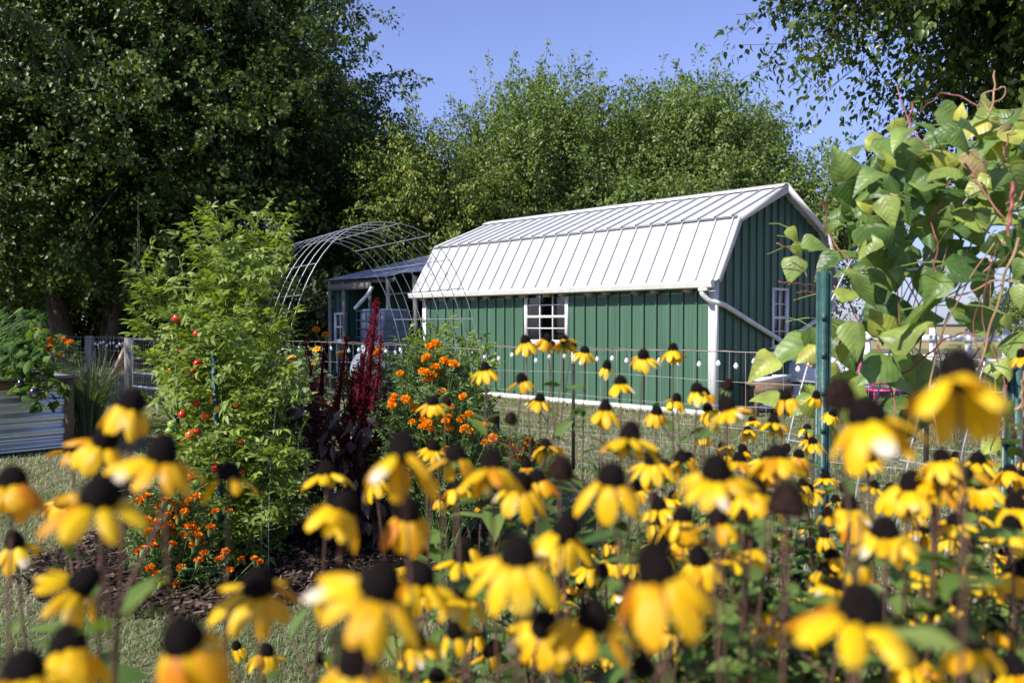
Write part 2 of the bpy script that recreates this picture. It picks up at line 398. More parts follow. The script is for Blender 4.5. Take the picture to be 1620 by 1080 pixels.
M['blade'] = leafy('long grass blades', [(0.055, 0.095, 0.038), (0.10, 0.15, 0.06), (0.19, 0.23, 0.11), (0.36, 0.36, 0.22)], 0.5, 0.3)
M['lawn'] = leafy('lawn blades', [(0.055, 0.110, 0.024), (0.10, 0.165, 0.048), (0.175, 0.225, 0.095), (0.33, 0.33, 0.20), (0.52, 0.48, 0.34)], 0.6, 0.25, (1.1, 1.1, 0.5), 0.25)
M['chips'] = leafy('wood chips', [(0.020, 0.012, 0.009), (0.045, 0.028, 0.020), (0.085, 0.055, 0.040), (0.19, 0.135, 0.10)], 0.85, 0.0, (1, 1, 1), 0.2)
M['purple_leaf'] = leafy('purple basil leaves', [(0.022, 0.010, 0.013), (0.05, 0.022, 0.028), (0.085, 0.045, 0.045)], 0.45, 0.15, (1.5, 0.5, 0.4))
def fruit(n, c): M[n] = plain(n + ' tomato skin', c, 0.22, 0, 0.12, 12, 0, 1, 0.6)
fruit('red', (0.55, 0.022, 0.008)); fruit('orange', (0.66, 0.13, 0.012)); fruit('green', (0.22, 0.33, 0.07)); fruit('yellow', (0.68, 0.36, 0.025))

def ground_mat(name, cols, s1, s2, bump=0.6):
    m, N, L, B = new_mat(name)
    tc = N.new('ShaderNodeTexCoord')
    n1 = N.new('ShaderNodeTexNoise'); n1.inputs['Scale'].default_value = s1; n1.inputs['Detail'].default_value = 8; n1.inputs['Roughness'].default_value = 0.7
    n2 = N.new('ShaderNodeTexNoise'); n2.inputs['Scale'].default_value = s2; n2.inputs['Detail'].default_value = 6
    L.new(tc.outputs['Object'], n1.inputs['Vector']); L.new(tc.outputs['Object'], n2.inputs['Vector'])
    ad = N.new('ShaderNodeMath'); ad.operation = 'MULTIPLY_ADD'; ad.inputs[1].default_value = 0.5; 
    h = N.new('ShaderNodeMath'); h.operation = 'MULTIPLY'; h.inputs[1].default_value = 0.5
    L.new(n2.outputs['Fac'], h.inputs[0]); L.new(n1.outputs['Fac'], ad.inputs[0]); L.new(h.outputs[0], ad.inputs[2])
    r = ramp(N, [(0.3 + 0.4 * i / (len(cols) - 1), c) for i, c in enumerate(cols)])
    L.new(ad.outputs[0], r.inputs[0]); L.new(r.outputs[0], B.inputs['Base Color'])
    B.inputs['Roughness'].default_value = 0.95; B.inputs['Specular IOR Level'].default_value = 0.15
    bp = N.new('ShaderNodeBump'); bp.inputs['Strength'].default_value = bump; bp.inputs['Distance'].default_value = 0.03
    L.new(n2.outputs['Fac'], bp.inputs['Height']); L.new(bp.outputs[0], B.inputs['Normal'])
    return m
M['ground'] = ground_mat('lawn soil', [(0.050, 0.055, 0.026), (0.10, 0.10, 0.05), (0.19, 0.17, 0.095), (0.30, 0.25, 0.16)], 0.9, 40)
M['field'] = ground_mat('dry field', [(0.20, 0.17, 0.08), (0.28, 0.23, 0.10), (0.36, 0.29, 0.14)], 0.05, 1.5)
M['mulch'] = ground_mat('mulch soil', [(0.016, 0.010, 0.008), (0.035, 0.022, 0.016), (0.07, 0.045, 0.035)], 3, 60, 1.0)

# ---------------------------------------------------------------- ground
def structure(o):
    o['kind'] = 'structure'; return o
mb = MB()
xs = np.concatenate([np.linspace(-90, -14, 12), np.linspace(-12, 12, 41), np.linspace(14, 90, 12)])
ys = np.concatenate([np.linspace(-14, 0, 6), np.linspace(0.5, 18, 36), np.linspace(19, 46, 14)])
X, Y = np.meshgrid(xs, ys, indexing='ij')
mb.grid(np.stack([X, Y, 0 * X], -1))
lawn_base = structure(mesh_obj('ground', mb, M['ground'], loc=(0, 0, 0)))
mb = MB()
mb.quad((-2500, 46, 0), (2500, 46, 0), (2500, 5000, 0), (-2500, 5000, 0))
structure(mesh_obj('field', mb, M['field'], loc=(0, 0, 0)))

# mulch bed: an uneven sheet with a mounded middle
def inside(poly, P):
    poly = np.asarray(poly); x, y = P[:, 0], P[:, 1]
    r = np.zeros(len(P), bool); j = len(poly) - 1
    for i in range(len(poly)):
        xi, yi = poly[i]; xj, yj = poly[j]
        c = ((yi > y) != (yj > y)) & (x < (xj - xi) * (y - yi) / (yj - yi + 1e-12) + xi)
        r ^= c; j = i
    return r
bed_px = [(30, 905), (70, 962), (180, 972), (300, 985), (430, 962), (520, 945), (640, 925), (760, 880), (800, 800), (690, 780), (600, 800), (530, 822), (470, 835), (440, 790), (330, 790), (240, 820), (110, 862)]
bed_poly = np.array([gnd(*p)[:2] for p in bed_px])
def bed_sheet(poly):
    c = poly.mean(0)
    rings = 9; per = 96
    seg = np.linspace(0, len(poly), per, endpoint=False)
    out = []
    for s_ in seg:
        i = int(s_); f = s_ - i
        out.append(poly[i] * (1 - f) + poly[(i + 1) % len(poly)] * f)
    out = np.array(out) + rng.normal(0, .03, (per, 2))
    V = []
    for k in range(rings):
        t = k / (rings - 1)
        p = c + (out - c) * t
        z = np.full(per, .004 + .06 * (1 - t ** 4)) + (rng.normal(0, .008, per) if 0 < k < rings - 1 else 0)
        V.append(np.c_[p, z])
    V = np.array(V)
    V = np.concatenate([V, V[:, :1]], 1)
    m_ = MB(); m_.grid(V[:, ::-1]); return m_
structure(mesh_obj('mulch_bed', bed_sheet(bed_poly), M['mulch'], smooth=True, loc=(0, 0, 0)))

# wood chips lying on the bed
lo, hi = bed_poly.min(0) - .15, bed_poly.max(0) + .15
P = rng.uniform(lo, hi, (16000, 2)); P = P[inside(bed_poly * 1.0, P + rng.normal(0, .08, P.shape))]
n = len(P)
mb = MB()
a = rng.uniform(0, 6.28, n); tl = rng.normal(0, .35, n)
mb.leaves((np.array([[-.5, -.5, 0], [.5, -.4, 0], [.45, .5, .05], [-.5, .4, 0]]), np.array([[0, 1, 2, 3]])),
          np.c_[P, rng.uniform(.045, .085, n)], np.c_[np.cos(a), np.sin(a), tl], np.c_[rng.normal(0, .35, (n, 2)), np.ones(n)],
          rng.uniform(.02, .07, n), rng.uniform(.008, .02, n), rng.random(n) ** 1.7)
o = mesh_obj('wood_chips', mb, M['chips'], loc=(0, 0, 0)); o['kind'] = 'stuff'; tag(o, 'brown shredded wood chips covering the flower bed', 'mulch')

# lawn blades (nobody could count them)
def blades(n, x0, x1, y0, y1, h0, h1, wd, avoid=None, clump=0.0):
    P = np.c_[rng.uniform(x0, x1, n), rng.uniform(y0, y1, n)]
    if avoid is not None: P = P[~inside(avoid, P)]
    return P
mb = MB()
def add_blades(P, h, wd):
    n = len(P)
    if not n: return
    a = rng.uniform(0, 6.28, n)
    lean = rng.uniform(0.2, 2.6, n)
    d = np.c_[np.cos(a) * lean, np.sin(a) * lean, np.ones(n)]
    nr = np.c_[-np.cos(a), -np.sin(a), lean] + rng.normal(0, .2, (n, 3))
    patch = .5 + .28 * np.sin(P[:, 0] * 1.3 + 1.7 * np.sin(P[:, 1] * .9)) + .22 * np.sin(P[:, 1] * 2.1 + P[:, 0] * .7)
    r_ = np.clip(rng.random(n) * .65 + .35 * patch, 0, 1)
    mb.leaves((np.array([[0, -.5, 0], [0, .5, 0], [.6, .3, 0], [1, 0, -.15], [.6, -.3, 0]]), np.array([[0, 1, 2], [0, 2, 4], [4, 2, 3]])), np.c_[P, np.zeros(n)], d, nr, h * rng.uniform(.6, 1.3, n), wd, r_)
def frustum(n, y0, y1, m=1.15):
    y = np.sqrt(rng.uniform(y0 ** 2, y1 ** 2, n))
    x = rng.uniform(-.643 * m, .643 * m, n) * y
    return np.c_[x, y]
def lawn(P): return P[~inside(bed_poly, P + rng.normal(0, .05, P.shape))]
add_blades(lawn(frustum(150000, 2.3, 6.5)), .048, .0046)
add_blades(lawn(frustum(110000, 6.5, 12)), .052, .0075)
add_blades(frustum(70000, 12, 28), .065, .014)
_w = rng.uniform(.1, 6.9, 2600)                  # untrimmed grass along the foot of the barn and of the fence
add_blades(np.array([3.093, 12.18]) + np.outer(_w, [-.710, .704]) - np.outer(.05 + np.abs(rng.normal(0, .07, 2600)), [.704, .710]), .11, .008)
_w = rng.uniform(-4.5, 8, 5200)
add_blades(np.array([.63, 7.94]) + np.outer(_w, [-.763, .646]) + rng.normal(0, .06, (5200, 2)), .10, .005)
o = mesh_obj('lawn_grass', mb, M['lawn'], loc=(0, 0, 0)); o['kind'] = 'stuff'; tag(o, 'short sun dried grass of the lawn', 'grass')

# ---------------------------------------------------------------- the barn
LD = np.array([-.710, .704, 0]); LD /= np.linalg.norm(LD)      # along the barn, away from the near corner
GD = np.array([.704, .710, 0]); GD /= np.linalg.norm(GD)       # across the gable
R0 = np.array([3.093, 12.18, 0])
UP = np.array([0, 0, 1.0])
LEN, WID = 7.0, 4.14
def bp(t, u, z, r0=R0): return r0 + LD * t + GD * u + UP * z

PROF9 = [(0, 0), (.002, -.014), (.012, -.014), (.014, .026), (.034, .026), (.040, 0), (.105, 0), (.111, .005), (.121, .005), (.127, 0), (.166, 0), (.172, .005), (.182, .005), (.188, 0)]
PROFR = [(0, 0), (.002, -.010), (.012, -.010), (.014, .028), (.032, .028), (.037, 0), (.150, 0), (.155, .004), (.165, .004), (.170, 0)]
def panel(mb, o, dx, dn, dz, length, z0, z1, prof, pitch, holes=(), off=0.0):
    """ribbed sheet metal from o along dx, ribs standing out along dn, running along dz from z0 to z1(x)"""
    o, dx, dn, dz = (np.asarray(q, float) for q in (o, dx, dn, dz))
    px = []; pn = []
    k = 0
    while k * pitch + off < length + pitch:
        for a, h in prof:
            px.append(k * pitch + a + off); pn.append(h)
        k += 1
    px = np.array(px); pn = np.array(pn)
    X = np.unique(np.concatenate([px[(px > 0) & (px < length)], [0, length]] + [[h[0], h[1]] for h in holes]))
    Nn = np.interp(X, px, pn)
    f0 = z0 if callable(z0) else (lambda x: z0)
    f1 = z1 if callable(z1) else (lambda x: z1)
    pt = lambda i, z: o + dx * X[i] + dn * Nn[i] + dz * z
    V = []; F = []
    for i in range(len(X) - 1):
        xm = (X[i] + X[i + 1]) / 2
        segs = [((f0(X[i]), f0(X[i + 1])), (f1(X[i]), f1(X[i + 1])))]
        for h in holes:
            if h[0] - 1e-6 < xm < h[1] + 1e-6:
                a, b = segs.pop()
                segs += [(a, (h[2], h[2])), ((h[3], h[3]), b)]
        for (a0, a1), (b0, b1) in segs:
            n_ = len(V)
            V += [pt(i, a0), pt(i + 1, a1), pt(i + 1, b1), pt(i, b0)]
            F.append([n_, n_ + 1, n_ + 2, n_ + 3])
    mb.raw(V, F)

def screws(m_, o, dx, dn, zs_, length, off):
    for z in zs_:
        for k in range(int(length / .25)):
            x_ = off + k * .25 + .07
            if any(h[0] - .03 < x_ < h[1] + .03 and h[2] - .03 < z < h[3] + .03 for h in scr_holes): continue
            c = o + dx * x_ + UP * z
            m_.box(c - dx * .006 - UP * .006, dx * .012, UP * .012, dn * .006)
barn = thing('barn', 'green metal barn with a white gambrel roof behind the wire fence', 'barn', bp(LEN / 2, WID / 2, 0))
EV, KN, PK = (-.20, 2.10), (.43, 3.11), (2.07, 3.77)
ROOF = [EV, KN, PK, (WID - KN[0], KN[1]), (WID - EV[0], EV[1])]
ru = [p[0] for p in ROOF]; rz = [p[1] for p in ROOF]
roofz = lambda u: float(np.interp(u, ru, rz)) - .03
W1 = (2.924, 3.987, 1.10, 2.06)                 # front window: t0 t1 z0 z1
W2 = (1.82, 2.38, 1.05, 2.06)                   # gable window: u0 u1 z0 z1
mb = MB(); panel(mb, bp(0, 0, 0), LD, -GD, UP, LEN, .06, 2.36, PROF9, .25, [W1], .03); scr_holes = [W1]; screws(mb, bp(0, 0, 0), LD, -GD, (.3, .95, 1.6), LEN, .03); mesh_obj('wall', mb, M['barn_green'], barn)
mb = MB(); panel(mb, bp(0, 0, 0), GD, -LD, UP, WID, .06, roofz, PROF9, .25, [W2], .05); scr_holes = [W2]; screws(mb, bp(0, 0, 0), GD, -LD, (.3, .95, 1.6, 2.2), WID, .05); mesh_obj('wall', mb, M['barn_green'], barn)
mb = MB(); panel(mb, bp(LEN, 0, 0), GD, LD, UP, WID, .06, roofz, PROF9, .25, [], .05); mesh_obj('wall', mb, M['barn_green'], barn)
mb = MB(); panel(mb, bp(0, WID, 0), LD, GD, UP, LEN, .06, 2.36, PROF9, .25, [(3.55, 3.95, 1.2, 1.75)], .03); mesh_obj('wall', mb, M['barn_green'], barn)
mb = MB(); mb.box(bp(.05, .05, .02), LD * (LEN - .1), GD * (WID - .1), UP * .05); mesh_obj('floor', mb, M['brown_wood'], barn)
# stuff inside that the panes hint at
mb = MB(); mb.box(bp(2.6, 2.6, .07), LD * .9, GD * .5, UP * 1.25); mb.box(bp(4.0, 3.2, .07), LD * .7, GD * .6, UP * .9); mesh_obj('shelf', mb, M['pale_wood'], barn)
# roof: four ribbed slopes, each sheet over battens
def slope(a, b, t0, t1, lift):
    a3 = lambda p, t: bp(t, p[0], p[1])
    d = np.array([b[0] - a[0], b[1] - a[1]]); ln = np.hypot(*d); d /= ln
    dz = GD * d[0] + UP * d[1]
    nrm = np.cross(dz, LD); nrm = nrm if nrm[2] > 0 else -nrm
    return dz, nrm, ln
roof = MB()
t0, t1 = -.16, LEN + .16
for a, b, ext in ((EV, KN, 0), (KN, PK, .05), ((WID - EV[0], EV[1]), (WID - KN[0], KN[1]), 0), ((WID - KN[0], KN[1]), PK, .05)):
    dz, nrm, ln = slope(a, b, t0, t1, 0)
    o_ = bp(t0, a[0], a[1]) + nrm * (.030 if ext else 0)
    panel(roof, o_, LD, nrm, dz, t1 - t0, -ext, ln - (.0 if ext else .01), PROFR, .305, [], .05)
    roof.box(o_ - dz * ext - nrm * .022 + LD * .004, LD * (t1 - t0 - .008), dz * (ln + ext), nrm * .008)
rf = mesh_obj('roof', roof, M['roof_white'], barn)
mb = MB()
for sgn in (1, -1):
    e = (PK[0] - sgn * .20, PK[1] - .20 * .402)
    dz, nrm, ln = slope(e, PK, 0, 0, 0)
    mb.box(bp(t0 - .01, e[0], e[1]) + nrm * .056, LD * (t1 - t0 + .02), dz * (ln + .018 * (sgn > 0)), nrm * .012)
mesh_obj('ridge_cap', mb, M['gutter_white'], rf)
# barge boards on both gables
for t in (t0 - .022, t1 + .002):
    mb = MB()
    off = lambda p, k: (p[0], p[1] - k)
    for a, b in zip(ROOF[:-1], ROOF[1:]):
        q = [bp(t, *off(a, -.035)), bp(t, *off(b, -.035)), bp(t, *off(b, .10)), bp(t, *off(a, .10))]
        if a == EV or b == ROOF[-1]:
            ins = lambda p: (p[0] + (.09 if p[0] < WID / 2 else -.09), p[1])
            q = [bp(t, *off(a, -.035)), bp(t, *off(b, -.035)), bp(t, *(off(ins(b), .06))), bp(t, *(off(ins(a), .02)))]
        mb.hexa(q, [p + LD * .02 for p in q])
    mesh_obj('barge_board', mb, M['trim'], barn)
for t, u, dt, du in ((-.024, -.024, .024, .115), (-.024, -.024, .115, .024),):
    pass
for (ta, ua, sx, sy) in ((-.032, -.032, 1, 1), (LEN + .032, -.032, -1, 1), (-.032, WID + .032, 1, -1), (LEN + .032, WID + .032, -1, -1)):
    mb = MB()
    mb.box(bp(ta, ua, .03), LD * sx * .115, GD * sy * .012, UP * (2.08))
    mb.box(bp(ta, ua + sy * .012, .03), LD * sx * .012, GD * sy * .10, UP * (2.08))
    mesh_obj('corner_trim', mb, M['trim'], barn)
mb = MB()
mb.box(bp(.09, -.034, .0), LD * (LEN - .18), GD * .03, UP * .11)
mb.box(bp(-.034, .08, .0), GD * (WID - .16), LD * .03, UP * .11)
mesh_obj('base_board', mb, M['gutter_white'], barn)
for k in range(14):
    mb = MB(); mb.box(bp(.35 + k * .49 + (.12 if k % 2 else 0), -.185, 1.935), LD * .10, GD * .163, UP * .055); mesh_obj('rafter_end', mb, M['pale_wood'], barn)

def window(parent, o, dx, dn, w_, h_, cols, rows, fr=.055, sash=True):
    """white window: frame and glazing bars, pane behind"""
    f = MB()
    f.box(o - dn * .02 - dx * 0, dx * fr, dn * .07, UP * h_)
    f.box(o - dn * .02 + dx * (w_ - fr), dx * fr, dn * .07, UP * h_)
    f.box(o - dn * .02 + dx * fr, dx * (w_ - 2 * fr), dn * .072, UP * fr)
    f.box(o - dn * .02 + dx * fr + UP * (h_ - fr), dx * (w_ - 2 * fr), dn * .072, UP * fr)
    f.box(o - dn * .06 - dx * .01 - UP * .025, dx * (w_ + .02), dn * .125, UP * .024)
    iw, ih = w_ - 2 * fr, h_ - 2 * fr
    if sash: f.box(o + dx * fr + UP * (h_ / 2 - .022) - dn * .01, dx * iw, dn * .046, UP * .044)
    for i in range(1, cols): f.box(o + dx * (fr + iw * i / cols - .009) + UP * fr + dn * .004, dx * .018, dn * .022, UP * ih)
    for j in range(1, rows):
        if sash and j * 2 == rows: continue
        f.box(o + dx * fr + UP * (fr + ih * j / rows - .009) + dn * .005, dx * iw, dn * .022, UP * .018)
    fo = mesh_obj('window', f, M['trim'], parent)
    g_ = MB(); g_.quad(o + dx * fr + UP * fr, o + dx * (w_ - fr) + UP * fr, o + dx * (w_ - fr) + UP * (h_ - fr), o + dx * fr + UP * (h_ - fr))
    mesh_obj('pane', g_, M['glass'], fo)
    return fo
window(barn, bp(W1[0], 0, W1[2]), LD, -GD, W1[1] - W1[0], W1[3] - W1[2], 3, 4)
window(barn, bp(0, W2[0], W2[2]), GD, -LD, W2[1] - W2[0], W2[3] - W2[2], 2, 4, .04)
window(barn, bp(3.55, WID, 1.2), LD, GD, .40, .55, 1, 2)
# eave gutter with downpipes
mb = MB()
gp = [(-.20, 2.095), (-.30, 2.095), (-.315, 2.07), (-.285, 2.00), (-.20, 1.985)]
for i in range(len(gp) - 1):
    a, b = gp[i], gp[i + 1]
    if i == 0:
        continue
    mb.quad(bp(-.12, *a), bp(-.12, *b), bp(LEN + .18, *b), bp(LEN + .18, *a))
mb.quad(bp(-.12, -.20, 1.985), bp(-.12, -.20, 2.095), bp(LEN + .18, -.20, 2.095), bp(LEN + .18, -.20, 1.985))
for t in (-.12, LEN + .18):
    mb.raw([bp(t, *p) for p in gp], [[0, 1, 2], [0, 2, 3], [0, 3, 4]])
mb.tube([bp(-.12, -.303, 2.09), bp(LEN + .18, -.303, 2.09)], .008, 6)
for t in np.arange(.5, 7, .8):
    mb.box(bp(t, -.312, 2.096), LD * .02, GD * .11, UP * .006)
gut = mesh_obj('gutter', mb, M['gutter_white'], barn)
def pipe(pts, rw=.040, sm=6):
    P_ = [np.asarray(p, float) for p in pts]
    out = []
    for i in range(len(P_) - 1):
        for k in range(sm): out.append(P_[i] + (P_[i + 1] - P_[i]) * k / sm)
    out.append(P_[-1]); out = np.array(out)
    for _ in range(2): out[1:-1] = (out[:-2] + 2 * out[1:-1] + out[2:]) / 4
    m_ = MB(); m_.tube(out, rw, 10); return m_
low = bp(-.075, 2.12, 1.14)
mesh_obj('downpipe', pipe([bp(.06, -.255, 2.0), bp(.06, -.255, 1.90), bp(-.0, -.16, 1.80), bp(-.09, -.02, 1.765), bp(-.09, .16, 1.735), bp(-.08, 1.0, 1.48), low]), M['gutter_white'], gut, smooth=True)
mesh_obj('downpipe', pipe([bp(.06, WID + .25, 2.0), bp(0, WID + .16, 1.80), bp(-.09, WID, 1.75), bp(-.09, WID - .8, 1.5), bp(-.075, 2.2, 1.14)]), M['gutter_white'], gut, smooth=True)
mesh_obj('downpipe', pipe([bp(-.085, 2.16, 1.15), bp(-.12, 2.16, .95), bp(-.25, 2.2, .82)]), M['gutter_white'], gut, smooth=True)
mb = MB(); mb.box(bp(-.03, -.29, 1.99), LD * .14, GD * .085, UP * -.05); mesh_obj('outlet', mb, M['gutter_white'], gut)

# ---------------------------------------------------------------- open lean-to shed
E0 = np.array([-4.50, 19.7, 0])
def sp(t, u, z): return E0 - LD * t + GD * u + UP * z      # t runs towards the barn
shed = thing('lean_to_shed', 'dark green open lean-to shed with grey tin roof beyond the barn', 'shed', sp(1.5, 2, 0))
SL = 1.02 / 4.1
nr_ = unit(np.cross(-LD, GD + UP * SL)); nr_ = nr_ if nr_[2] > 0 else -nr_
dz_ = unit(GD + UP * SL)
mb = MB()
panel(mb, sp(-.08, -.12, 2.53 - .03), -LD, nr_, dz_, 2.56, 0, 4.35, [(0, 0), (.04, .018), (.08, 0)], .08)
panel(mb, sp(2.484, .25, 2.53 + .37 * SL - .03), -LD, nr_, dz_, 1.25, 0, 3.95, [(0, 0), (.04, .018), (.08, 0)], .08)
mesh_obj('roof', mb, M['tin'], shed)
for t_, u_, z_, r_ in ((0, .0, 2.46, .05), (.62, .0, 2.46, .05), (1.62, .05, 2.46, .045), (2.40, .0, 2.46, .055), (2.95, .35, 2.52, .07)):
    mb = MB(); q = sp(t_, u_, 0); mb.tube([q, q + UP * z_ * .5 + [.01, 0, 0], q + UP * z_], r_, 8); mesh_obj('post', mb, M['old_wood'], shed, smooth=True)
mb = MB()
mb.box(sp(.05, -.075, 2.26), -LD * 1.75, GD * .05, UP * .15)
mb.box(sp(.0, .07, 2.40), -LD * 2.5, GD * .06, UP * .09)
mb.box(sp(2.3, 1.2, 2.60), -LD * 1.3, GD * .06, UP * .16)
mesh_obj('beam', mb, M['old_wood'], shed)
mb = MB()
hw = (.10, .60, 1.02, 1.72)
panel(mb, sp(.0, .10, 0), -LD, -GD, UP, .62, .05, 2.40, PROF9, .25, [hw], .02)
panel(mb, sp(.62, 1.15, 0), -LD, -GD, UP, 3.1, .05, 2.68, PROF9, .25, [(1.0, 1.65, 1.45, 2.0)], .02)
panel(mb, sp(.62, .10, 0), GD, LD * -1, UP, 1.05, .05, lambda x: 2.42 + x * SL, PROF9, .25)
panel(mb, sp(.0, .10, 0), GD, LD, UP, 4.0, .05, lambda x: 2.42 + x * SL, PROF9, .25)
panel(mb, sp(.0, 4.1, 0), -LD, GD, UP, 3.7, .05, 3.4, PROF9, .25)
mesh_obj('wall', mb, M['shed_green'], shed)
window(shed, sp(hw[0], .10, hw[2]), -LD, -GD, hw[1] - hw[0], hw[3] - hw[2], 2, 2, .05)
mesh_obj('downpipe', pipe([sp(1.86, -.06, 2.30), sp(1.80, -.1, 2.15), sp(1.45, -.25, 1.80)], .045), M['gutter_white'], shed, smooth=True)

# water tote
tc_ = at(609, 520, 17.0); tc_[2] = 0
tote = thing('water_tote', 'white plastic water tank in a steel cage on blocks by the lean-to shed', 'water tank', tc_)
ang = math.atan2(-LD[1], -LD[0])
ex = -LD; ey = GD
def rbox(c, sx, sy, z0, z1, rad, n=5):
    pts = []
    for cx, cy, a0 in ((1, 1, 0), (-1, 1, 90), (-1, -1, 180), (1, -1, 270)):
        for k in range(n):
            a = R(a0 + 90 * k / (n - 1))
            pts.append((cx * (sx / 2 - rad) + rad * math.cos(a), cy * (sy / 2 - rad) + rad * math.sin(a)))
    pts = np.array(pts)
    m_ = MB(); rings = []
    for z, s_ in ((z0, .93), (z0 + .04, 1), (z1 - .06, 1), (z1 - .015, .97), (z1, .90)):
        rings.append(np.array([c + ex * (p[0] * s_) + ey * (p[1] * s_) + UP * z for p in pts]))
    V = np.array(rings); V = np.concatenate([V, V[:, :1]], 1); m_.grid(V)
    m_.raw(V[-1][:-1], [list(range(len(pts)))]); m_.raw(V[0][:-1], [list(range(len(pts)))[::-1]])
    return m_
mesh_obj('tank', rbox(tc_, .80, .80, .92, 1.76, .12), M['tank'], tote, smooth=False)
mb = MB()
A_, B_ = [], []
for z in (.98, 1.16, 1.34, 1.52, 1.72):
    cs = [tc_ + ex * sx * .43 + ey * sy * .43 + UP * z for sx, sy in ((-1, -1), (1, -1), (1, 1), (-1, 1))]
    for i in range(4): A_.append(cs[i]); B_.append(cs[(i + 1) % 4])
for k in range(6):
    f = -.43 + .86 * k / 5
    for q in ((ex * f - ey * .43), (ex * f + ey * .43), (ex * .43 + ey * f), (-ex * .43 + ey * f)):
        A_.append(tc_ + q + UP * .9); B_.append(tc_ + q + UP * 1.76)
mb.segs(A_, B_, .009, 6); mesh_obj('cage', mb, M['cage'], tote)
mb = MB()
for s_ in (-.34, 0, .34): mb.box(tc_ + ex * (s_ - .06) - ey * .42 + UP * .75, ex * .12, ey * .84, UP * .12)
mb.box(tc_ - ex * .44 - ey * .44 + UP * .87, ex * .88, ey * .88, UP * .03)
mesh_obj('pallet', mb, M['cage'], tote)
mb = MB()
for s_ in (-.4, .28):
    for r_ in (-.45, .25): mb.box(tc_ + ex * s_ + ey * r_, ex * .2, ey * .2, UP * .75)
mesh_obj('block', mb, M['old_wood'], tote)
mb = MB(); mb.tube([tc_ - ey * .40 + ex * .1 + UP * .98, tc_ - ey * .52 + ex * .1 + UP * .98], .05, 8); mesh_obj('valve', mb, M['dark'], tote)
q = at(590, 556, 16.2); q[2] = 0
tub = thing('storage_bin', 'pale blue white plastic bin below the caged water tank', 'bin', q)
m_ = rbox(q, .42, .36, .45, 1.02, .05); mesh_obj('body', m_, M['tub_white'], tub)
mb = MB(); mb.box(q - ex * .26 - ey * .22 + UP * .4, ex * .52, ey * .44, UP * .05)
for s_ in (-1, 1): mb.box(q + ex * (s_ * .2 - .03) - ey * .18, ex * .06, ey * .36, UP * .4)
mesh_obj('stand', mb, M['old_wood'], tub)
q = at(567, 575, 15.4); q[2] = 0
chair = thing('garden_chair', 'grey plastic garden chair with rounded back near the fence by the shed', 'chair', q)
mb = MB()
th = np.linspace(0, math.pi, 12)
rim = np.array([[math.cos(a) * .21, .18, .42 + math.sin(a) * .46] for a in th])
mb.grid(np.stack([rim, rim * [1, 1, 0] + [0, -.02, .42]], 1) + q); mesh_obj('backrest', mb, M['gate_metal'], chair)
mb = MB(); mb.cbox(q + [0, 0, .40], .44, .42, .03); mesh_obj('seat', mb, M['gate_metal'], chair)
for sx in (-1, 1):
    for sy in (-1, 1):
        mb = MB(); mb.tube([q + [sx * .19, sy * .18, .40], q + [sx * .22, sy * .21, 0]], .018, 6); mesh_obj('leg', mb, M['gate_metal'], chair)

# ---------------------------------------------------------------- things beside the gable
q = at(1213, 640, 12.6); q[2] = 0
bench = thing('work_table', 'rough brown timber table frame beside the barn gable', 'table', q)
ex2 = unit(np.array([.97, .25, 0])); ey2 = np.array([-ex2[1], ex2[0], 0])
mb = MB(); mb.box(q - ex2 * .33 - ey2 * .2 + UP * .48, ex2 * .66, ey2 * .42, UP * .05)
mb.box(q - ex2 * .33 - ey2 * .225 + UP * .36, ex2 * .66, ey2 * .024, UP * .14); mesh_obj('tabletop', mb, M['brown_wood'], bench)
for sx in (-.30, .24):
    for sy in (-.18, .14):
        mb = MB(); mb.box(q + ex2 * sx + ey2 * sy, ex2 * .06, ey2 * .06, UP * .478); mesh_obj('leg', mb, M['brown_wood'], bench)
tr = thing('trough', 'white plastic feeding trough lying on the timber table', 'trough', q + UP * .53)
mb = MB()
for zz, inset in ((.53, 0),):
    a = q - ex2 * .22 - ey2 * .1 + UP * .533
    mb.hexa([a, a + ex2 * .5, a + ex2 * .5 + ey2 * .16, a + ey2 * .16], [a + ex2 * -.04 + UP * .05 - ey2 * .02, a + ex2 * .56 + UP * .11 - ey2 * .02, a + ex2 * .56 + ey2 * .18 + UP * .11, a - ex2 * .04 + ey2 * .18 + UP * .05])
mesh_obj('body', mb, M['tub_white'], tr)
mb = MB(); mb.box(q + ex2 * .02 - ey2 * .125 + UP * .60, ex2 * .34, ey2 * .012, UP * .05); mesh_obj('rim', mb, M['tub_white'], tr)

q = at(1283, 600, 14.3); q[2] = 0
cist = thing('cistern', 'large white plastic cistern standing in the shade of the gable', 'water tank', q)
mb = MB()
pr = [(0, .06), (.56, .06), (.62, .12), (.63, .62), (.59, .76), (.44, .85), (.14, .88), (0, .88)]
mb.lathe(q, pr, 28); mesh_obj('body', mb, M['tub_white'], cist, smooth=True)
mb = MB(); mb.lathe(q, [(.631, .40), (.645, .41), (.645, .43), (.631, .44)], 28); mesh_obj('band', mb, M['dark'], cist)
mb = MB(); mb.lathe(q + UP * .87, [(.0, .07), (.13, .07), (.14, .0)], 16); mesh_obj('lid', mb, M['dark'], cist)
mb = MB(); mb.lathe(q, [(.5, 0), (.5, .06), (0, .06)], 20); mesh_obj('base', mb, M['old_wood'], cist)

